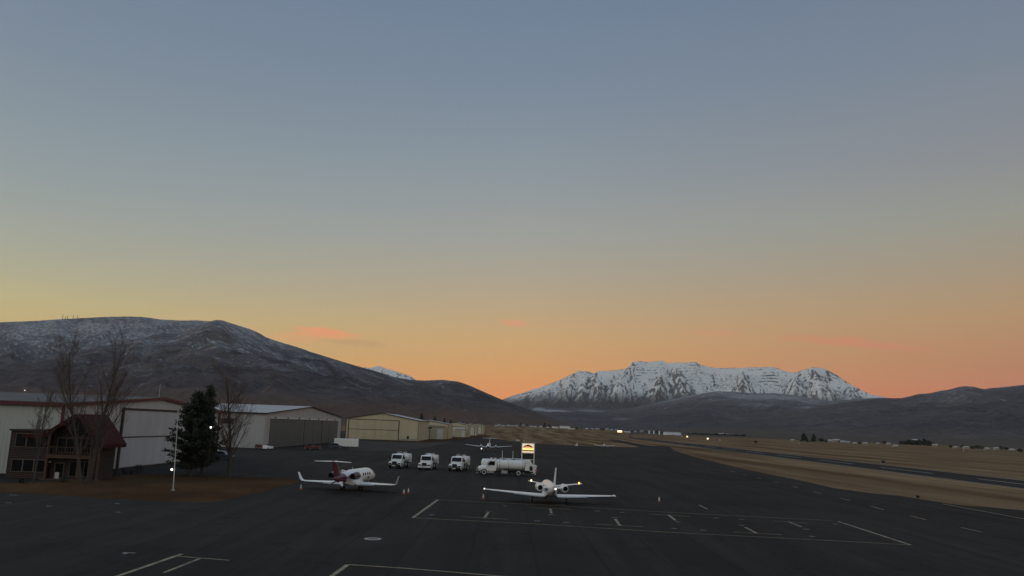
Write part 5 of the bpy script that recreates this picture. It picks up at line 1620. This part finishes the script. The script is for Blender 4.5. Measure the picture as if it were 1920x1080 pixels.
for px, py, h in ((790, 787, 9), (815, 790, 8), (833, 793, 6.5), (845, 794, 5), (868, 796, 4)):
    p = atd(px, py, 1100.0)
    zb = terrain_h(p.x, p.y)
    o = copy_tree(protos[0]); o.location = (p.x, p.y, zb)
    hh = p.z + h * 1100 / F_PX - zb
    o.scale = (hh * 0.6, hh * 0.6, hh)
    o['label'] = 'dark conifer showing above the tan hangar roofs'
    o['group'] = 'conifers behind the tan hangar row'


# ------------------------------------------------------------------ far houses and barns
def house_proto(name, wl_, dp, ev, rd, wm, rm, cat, group):
    h = thing(name, '', cat, (0, 0, 0), 0, group)
    b = MB(); b.box(-wl_ / 2, wl_ / 2, -dp / 2, dp / 2, -1.5, ev); b.prism([(-dp / 2, ev), (dp / 2, ev), (0, rd - 0.15)], 'x', -wl_ / 2, wl_ / 2); b.build('wall', wm, h, smooth=False)
    b = MB(); b.prism([(-dp / 2 - 0.4, ev - 0.1), (0, rd), (dp / 2 + 0.4, ev - 0.1), (dp / 2 + 0.4, ev + 0.15), (0, rd + 0.3), (-dp / 2 - 0.4, ev + 0.15)], 'x', -wl_ / 2 - 0.4, wl_ / 2 + 0.4); b.build('roof', rm, h, smooth=False)
    for k in range(3):
        x = -wl_ * 0.3 + k * wl_ * 0.3
        b = MB(); b.box(x - 0.6, x + 0.6, -dp / 2 - 0.03, -dp / 2 + 0.05, 1.0, 2.2); b.build('window', GLASS, h)
    return h


SNOWR = mat('frosted_roof', (0.42, 0.43, 0.44), 0.8, var=0.15)
HG = 'far houses on the valley floor'
hp = [house_proto('far_house', 12, 9, 3.2, 5.6, HOUSEP, SNOWR, 'house', HG), house_proto('far_house', 14, 9, 5.4, 7.6, mat('house_tan', (0.32, 0.28, 0.24), 0.7), SNOWR, 'house', HG),
      house_proto('far_barn', 26, 12, 5.0, 7.0, TANKW, SNOWR, 'barn', 'far long buildings on the valley floor')]
hu = [False] * 3


def far_house(px, py, wpx, kind, label, rz=None, deep=1.0):
    p = drop(px, py)
    D = math.hypot(p.x, p.y)
    base = (12, 14, 26)[kind]
    s = max(0.5, wpx * D / F_PX / base)
    o = hp[kind] if not hu[kind] else copy_tree(hp[kind])
    hu[kind] = True
    o.location = p
    o.rotation_euler = (0, 0, random.uniform(-0.3, 0.3) if rz is None else rz)
    z = min(s, 1.5) * deep
    o.scale = (s, min(s, 1.6), z)
    o['label'] = label
    return o


LT = 'small pale house in the far town at mid valley'
for i, (px, py, w_) in enumerate(((930, 799.5, 4), (936, 799.5, 4.5), (944, 799.8, 3.5), (953, 800, 5), (960, 800, 4), (968, 800.5, 3.5), (981, 799, 5), (996, 802, 4.5), (1003, 801.5, 3), (1014, 802.2, 5), (1027, 803, 4), (1100, 806, 4), (1110, 805.7, 5), (1119, 806.3, 4), (1126, 806, 3.5), (1138, 807, 6), (1147, 807.5, 5), (1156, 808, 4), (1192, 810.5, 5), (1203, 810, 5), (1255, 813.6, 5))):
    far_house(px, py, w_, i % 2, LT)
far_house(1059, 803.3, 18, 2, 'long white building with dark window gaps in the far town', 0.05, 0.9)
far_house(1041, 802.6, 4.5, 2, 'narrow white shed left of the long white far building', 0.6)
far_house(1071, 805, 6, 2, 'low white shed right of the long white far building', 0.1, 0.6)
far_house(1176, 810.7, 6, 2, 'low white building just right of the lit airfield sign', 0.1, 0.7)
far_house(1260, 815.5, 30, 2, 'longest pale roofed building beyond the runway', 0.25, 0.8)
far_house(1272, 816.2, 10, 2, 'white shed at the right end of the longest pale building', 0.1, 0.6)
for px, py in ((1217, 813.5), (1226, 814), (1236, 815)):
    p = drop(px, py); D = math.hypot(p.x, p.y)
    s = thing('silo', {1217: 'leftmost of three white silos beyond the runway', 1226: 'middle one of three white silos beyond the runway', 1236: 'right one of three white silos, next to the long pale building'}[px], 'silo', p, 0, 'white silos beyond the runway')
    hh, rr = 6.0 * D / F_PX, 1.2 * D / F_PX
    b = MB(); b.lathe([(0, rr), (hh, rr)], 'z', 14); b.build('drum', TANKW, s)
    b = MB(); b.lathe([(hh, rr * 1.03), (hh + rr * 0.6, 0.05)], 'z', 14); b.build('roof', STEEL, s)
LR = 'small pale farm building below the right hand hills'
for i, (px, py, w_) in enumerate(((1348, 814.5, 5), (1355, 814.8, 5), (1362, 815.2, 4), (1486, 827.3, 3), (1558, 829, 9), (1568, 829.5, 10), (1580, 830.5, 8), (1590, 831, 6), (1603, 832.6, 5), (1622, 833.8, 6), (1646, 832.5, 3), (1666, 834, 4), (1679, 838, 4), (1715, 828.5, 8), (1728, 829.5, 8), (1753, 837.6, 8), (1791, 840.5, 5), (1811, 842, 3), (1850, 843, 4), (1868, 843.6, 6), (1897, 845.3, 6))):
    far_house(px, py, w_, i % 2, LR)


# ------------------------------------------------------------------ small things
def cone(px, py, label):
    t = thing('traffic_cone', label, 'cone', tuple(at(px, py)), 0, 'white banded safety cones on the apron')
    b = MB(); b.bbox(-0.22, 0.22, -0.22, 0.22, 0, 0.05, 0.02); b.build('base', BLACK, t)
    b = MB(); b.lathe([(0.05, 0.17), (0.26, 0.125)], 'z', 14); b.build('cone_body', ORANGE, t)
    b = MB(); b.lathe([(0.261, 0.127), (0.68, 0.06)], 'z', 14); b.build('white_band', PALEPAINT, t)
    b = MB(); b.lathe([(0.681, 0.058), (0.74, 0.04), (0.75, 0.02)], 'z', 12); b.build('tip', ORANGE, t)
    return t


cone(757, 928, 'safety cone nearer the camera of the pair off the winglet tip')
cone(765.5, 926, 'safety cone farther from the camera of the pair off the winglet tip')
cone(906, 937, 'safety cone below the lit left wingtip')
cone(1236, 942, 'lone safety cone right of the straight winged jet')
cone(564, 919, 'dim safety cone below the left winglet')

# drain cover ring in the foreground asphalt
dc_ = thing('drain_cover', 'pale concrete ring with dark round cover set in the foreground asphalt', 'drain', tuple(at(699, 1010.5)))
b = MB(); b.lathe([(0.006, 0.42), (0.03, 0.44), (0.034, 0.62), (0.006, 0.68)], 'z', 28); b.build('concrete_ring', CONC, dc_)
b = MB(); b.lathe([(0.006, 0.01), (0.026, 0.01), (0.026, 0.40), (0.006, 0.41)], 'z', 28); b.build('iron_lid', DARKM, dc_)

# flagpole with its lamp
fp = thing('flagpole', 'bare slender flagpole on the lawn before the dark pine', 'flagpole', tuple(at(324.5, 920)))
b = MB(); b.tube((0, 0, 0), (-0.4, 0, 9.7), 0.062, 0.03, 10); b.build('pole', PALEPAINT, fp)
b = MB(); b.lathe([(9.7, 0.02), (9.74, 0.09), (9.83, 0.1), (9.9, 0.02)], 'z', 12, (-0.4, 0, 0)); b.build('finial', STEEL, fp)
b = MB(); b.lathe([(0, 0.22), (0.12, 0.2), (0.14, 0.1)], 'z', 14); b.build('base_collar', CONC, fp)
b = MB(); b.tube((-0.08, 0, 2.55), (-0.3, -0.1, 2.62), 0.03, 0.03, 6); b.lathe([(-0.14, 0.03), (-0.1, 0.14), (0.08, 0.16), (0.1, 0.02)], 'z', 12, (-0.32, -0.12, 2.66)); fl = b.build('lamp_housing', DARKM, fp)
b = MB(); b.lathe([(-0.13, 0.02), (-0.09, 0.11), (0, 0.14), (0.09, 0.11), (0.13, 0.02)], 'y', 12); bb = b.build('bulb', BULB, fl); bb.location = (-0.33, -0.22, 2.5)

lp = thing('lamp_post', 'dark slim lamp post with one white lamp at the right edge of the pine', 'lamp post', tuple(at(387.5, 900)))
b = MB(); b.tube((0, 0, 0), (0, 0, 7.6), 0.07, 0.05, 8); b.build('pole', DARKM, lp)
b = MB(); b.tube((0, 0, 7.5), (0.1, -0.4, 7.6), 0.04, 0.04, 6); b.bbox(-0.1, 0.3, -0.65, -0.3, 7.5, 7.68, 0.03); hd = b.build('lamp_head', DARKM, lp)
b = MB(); b.lathe([(-0.14, 0.02), (-0.09, 0.11), (0, 0.14), (0.09, 0.11), (0.14, 0.02)], 'y', 12); bb = b.build('bulb', BULB, hd); bb.location = (0.1, -0.66, 7.42)

lp2 = thing('lamp_post', 'unlit dark apron floodlight pole beside the wide tan hangar', 'lamp post', tuple(at(804.5, 824)))
b = MB(); b.tube((0, 0, 0), (0, 0, 6.4), 0.2, 0.16, 8); b.build('pole', TRIMD, lp2)
b = MB(); b.bbox(-1.0, -0.1, -0.4, 0.4, 6.1, 7.0, 0.05); b.bbox(0.1, 1.2, -0.4, 0.4, 6.3, 7.1, 0.05); b.build('lamp_head', TRIMD, lp2)
lp3 = thing('marker_post', 'thin dark post in front of the first small tan hangar annex', 'post', tuple(at(818.5, 823)))
b = MB(); b.tube((0, 0, 0), (0, 0, 4.0), 0.14, 0.12, 8); b.tube((0, 0, 4.0), (0, 0, 4.2), 0.2, 0.1, 8); b.build('pole', TRIMD, lp3)

# barricade and guard posts round the tanker
bc = thing('barricade', 'red and white striped upright barricade at the tail of the tanker', 'barricade', tuple(at(1003.5, 891)))
for k in range(7):
    b = MB(); b.tube((0.035 * k, 0, 0.05 + 0.24 * k), (0.035 * (k + 1), 0, 0.05 + 0.24 * (k + 1)), 0.07, 0.07, 8); b.build('stripe', WHITE if k % 2 == 0 else ORANGE, bc)
b = MB(); b.bbox(-0.3, 0.3, -0.3, 0.3, 0, 0.06, 0.02); b.build('base', BLACK, bc)
b = MB(); b.box(-0.02, 0.55, -0.03, 0.03, 0.7, 0.9); b.build('crossbar', ORANGE, bc)
for px, py, lab in ((894.5, 886.5, 'short white guard post before the tanker bumper'), (1001.0, 884, 'short white guard post behind the tanker tail')):
    gp = thing('guard_post', lab, 'bollard', tuple(at(px, py)))
    b = MB(); b.lathe([(0, 0.11), (1.0, 0.11), (1.06, 0.07), (1.08, 0.01)], 'z', 12); b.build('post', PALEPAINT, gp)
    b = MB(); b.lathe([(0.7, 0.113), (0.85, 0.113)], 'z', 12); b.build('reflector_band', ORANGE, gp)

# airfield signs and lights out by the runway
def air_light(px, py, r_, m, label, name='runway_light', cat='light', group='small lights along the runway'):
    p = drop(px, py); D = math.hypot(p.x, p.y)
    rr = r_ * D / F_PX
    t = thing(name, label, cat, p, 0, group)
    b = MB(); b.tube((0, 0, 0), (0, 0, rr * 1.6), rr * 0.3, rr * 0.25, 8); b.build('stem', DARKM, t)
    b = MB(); b.lathe([(rr * 1.6, rr * 0.7), (rr * 2.2, rr), (rr * 3.0, rr * 0.9), (rr * 3.4, rr * 0.3)], 'z', 12); b.build('lens', m, t)
    return t


sgn = thing('airfield_sign', 'glowing orange white airfield sign by the far end of the runway', 'sign', drop(1162, 811.5))
D_ = math.hypot(sgn.location.x, sgn.location.y)
k_ = D_ / F_PX
b = MB(); b.bbox(-4.4 * k_, 4.4 * k_, -0.3, 0.3, 0.8 * k_, 4.2 * k_, 0.1); b.build('housing', TRIMD, sgn)
b = MB(); b.box(-4.2 * k_, 4.2 * k_, -0.36, -0.302, 1.0 * k_, 4.0 * k_); b.build('lit_face', glow_mat('sign_white', (1.0, 0.78, 0.42), 2.2), sgn)
b = MB(); b.box(-2.0 * k_, -1.7 * k_, -0.2, 0.2, 0, 0.8 * k_); b.box(1.7 * k_, 2.0 * k_, -0.2, 0.2, 0, 0.8 * k_); b.build('leg', DARKM, sgn)
air_light(1288.5, 822.5, 1.5, glow_mat('lamp_runway', (1.0, 0.72, 0.36), 1.5), 'amber glowing runway light, left one of the bright pair beyond the runway')
air_light(1327, 826.5, 1.5, glow_mat('lamp_runway_white', (1.0, 0.86, 0.62), 1.6), 'white glowing runway light, right one of the bright pair beyond the runway')
air_light(1279, 821.5, 1.2, PALEPAINT, 'unlit pale runway light left of the amber glowing one')
air_light(1350, 828.3, 1.1, PALEPAINT, 'unlit pale runway light right of the white glowing one')
air_light(1498, 833.5, 0.8, PALEPAINT, 'unlit small pale runway light in the right field below the tall conifers')
air_light(1807, 847.5, 0.8, PALEPAINT, 'unlit small pale light in the right field beneath the farm trees')

for px, py, lab in ((1720.5, 935, 'small black taxiway guidance box at the apron grass edge'), (1656, 869.5, 'small dark marker box on the far side of the runway'), (1417, 832, 'tiny dark marker box out in the grass beyond the runway')):
    p = drop(px, py); s = math.hypot(p.x, p.y) / F_PX
    t = thing('marker_box', lab, 'airfield marker', p)
    b = MB(); b.bbox(-3.0 * s, 3.0 * s, -0.15, 0.15, 0.9 * s, 5.2 * s, 0.05); b.build('panel', TRIMD, t)
    b = MB(); b.box(-2.6 * s, -2.0 * s, -0.06, 0.06, 0, 0.9 * s); b.box(2.0 * s, 2.6 * s, -0.06, 0.06, 0, 0.9 * s); b.build('leg', STEEL, t)
    b = MB(); b.bbox(-4.6 * s, -3.1 * s, -0.12, 0.12, 1.0 * s, 3.0 * s, 0.03); b.build('lamp', CONC, t)

sc_ = thing('tie_down_marker', 'pale pink triangular marker on the far edge of the apron', 'marker', tuple(at(1081.5, 836.5)))
b = MB(); b.lathe([(0.05, 0.85), (0.5, 0.75), (1.6, 0.25), (1.75, 0.05)], 'z', 14); b.build('cone_body', mat('pale_pink', (0.50, 0.42, 0.39), 0.6), sc_)
b = MB(); b.bbox(0.55, 1.5, -0.4, 0.4, 0, 0.5, 0.05); b.build('ballast', TRIMD, sc_)
cr_ = thing('ground_cart', 'small pale ground power cart at the far apron edge near the sign', 'cart', tuple(at(971, 828.3)))
b = MB(); b.bbox(-1.2, 1.2, -0.7, 0.7, 0.4, 1.25, 0.1); bd = b.build('body', PALEPAINT, cr_)
for x in (-0.7, 0.7):
    for s in (-1, 1):
        wheel(cr_, x, s * 0.62, 0.28, 0.2)

# masts on the eastern ridge, house light on the slope
for i, (px, h, lab) in enumerate(((117, 9.5, 'tallest radio mast on the left ridge'), (122, 4, 'shortest radio mast right beside the tallest ridge mast'), (126, 5.5, 'thin radio mast third along the left ridge'), (137, 6.5, 'radio mast fourth along the left ridge, with a bent head'), (145, 6, 'rightmost radio mast on the left ridge'))):
    el = np.interp(px, [60, 120, 200], [602, 598, 594])
    p = atd(px, el + 0.6, 6600); s = 6600 / F_PX
    t = thing('radio_mast', lab, 'mast', p, 0, 'radio masts on the left ridge')
    b = MB(); b.tube((0, 0, -8), (0, 0, h * s), 2.0, 1.0, 6); b.build('lattice', DARKM, t)
    b = MB(); b.tube((0, 0, h * s * 0.7), (2.5, 0, h * s * 0.78), 1.6, 1.6, 8); b.build('antenna', DARKM, t)
p = drop(46, 735)
t = thing('house_light', 'lone white house lamp on the brown slope above the white hangar', 'light', p)
s = math.hypot(p.x, p.y) / F_PX
b = MB(); b.tube((0, 0, 0), (0, 0, 1.5 * s), 0.3 * s, 0.3 * s, 8); b.build('post', DARKM, t)
b = MB(); b.lathe([(1.5 * s, 0.4 * s), (2.2 * s, 0.85 * s), (3.0 * s, 0.85 * s), (3.5 * s, 0.3 * s)], 'z', 12); b.build('globe', glow_mat('lamp_far', (0.9, 0.85, 0.75), 1.0), t)
for o in [x for x in COL.objects if x.parent is None and x.get('label') == '']:
    for ch in list(o.children):
        bpy.data.objects.remove(ch)
    bpy.data.objects.remove(o)

# ------------------------------------------------------------------ air: thin even haze over the whole valley
hz = MB()
hz.box(-25500, 25500, -25500, 25500, -8, 2150)
hm = bpy.data.materials.new('haze_air')
hm.use_nodes = True
ht = hm.node_tree
ht.nodes.clear()
pv = ht.nodes.new('ShaderNodeVolumePrincipled')
pv.inputs['Color'].default_value = (0.86, 0.90, 0.96, 1)
pv.inputs['Density'].default_value = 1.3e-5
pv.inputs['Anisotropy'].default_value = 0.0
ho = ht.nodes.new('ShaderNodeOutputMaterial')
ht.links.new(pv.outputs[0], ho.inputs['Volume'])
hob = hz.build('haze', hm, smooth=False)
tag(hob, kind='stuff')
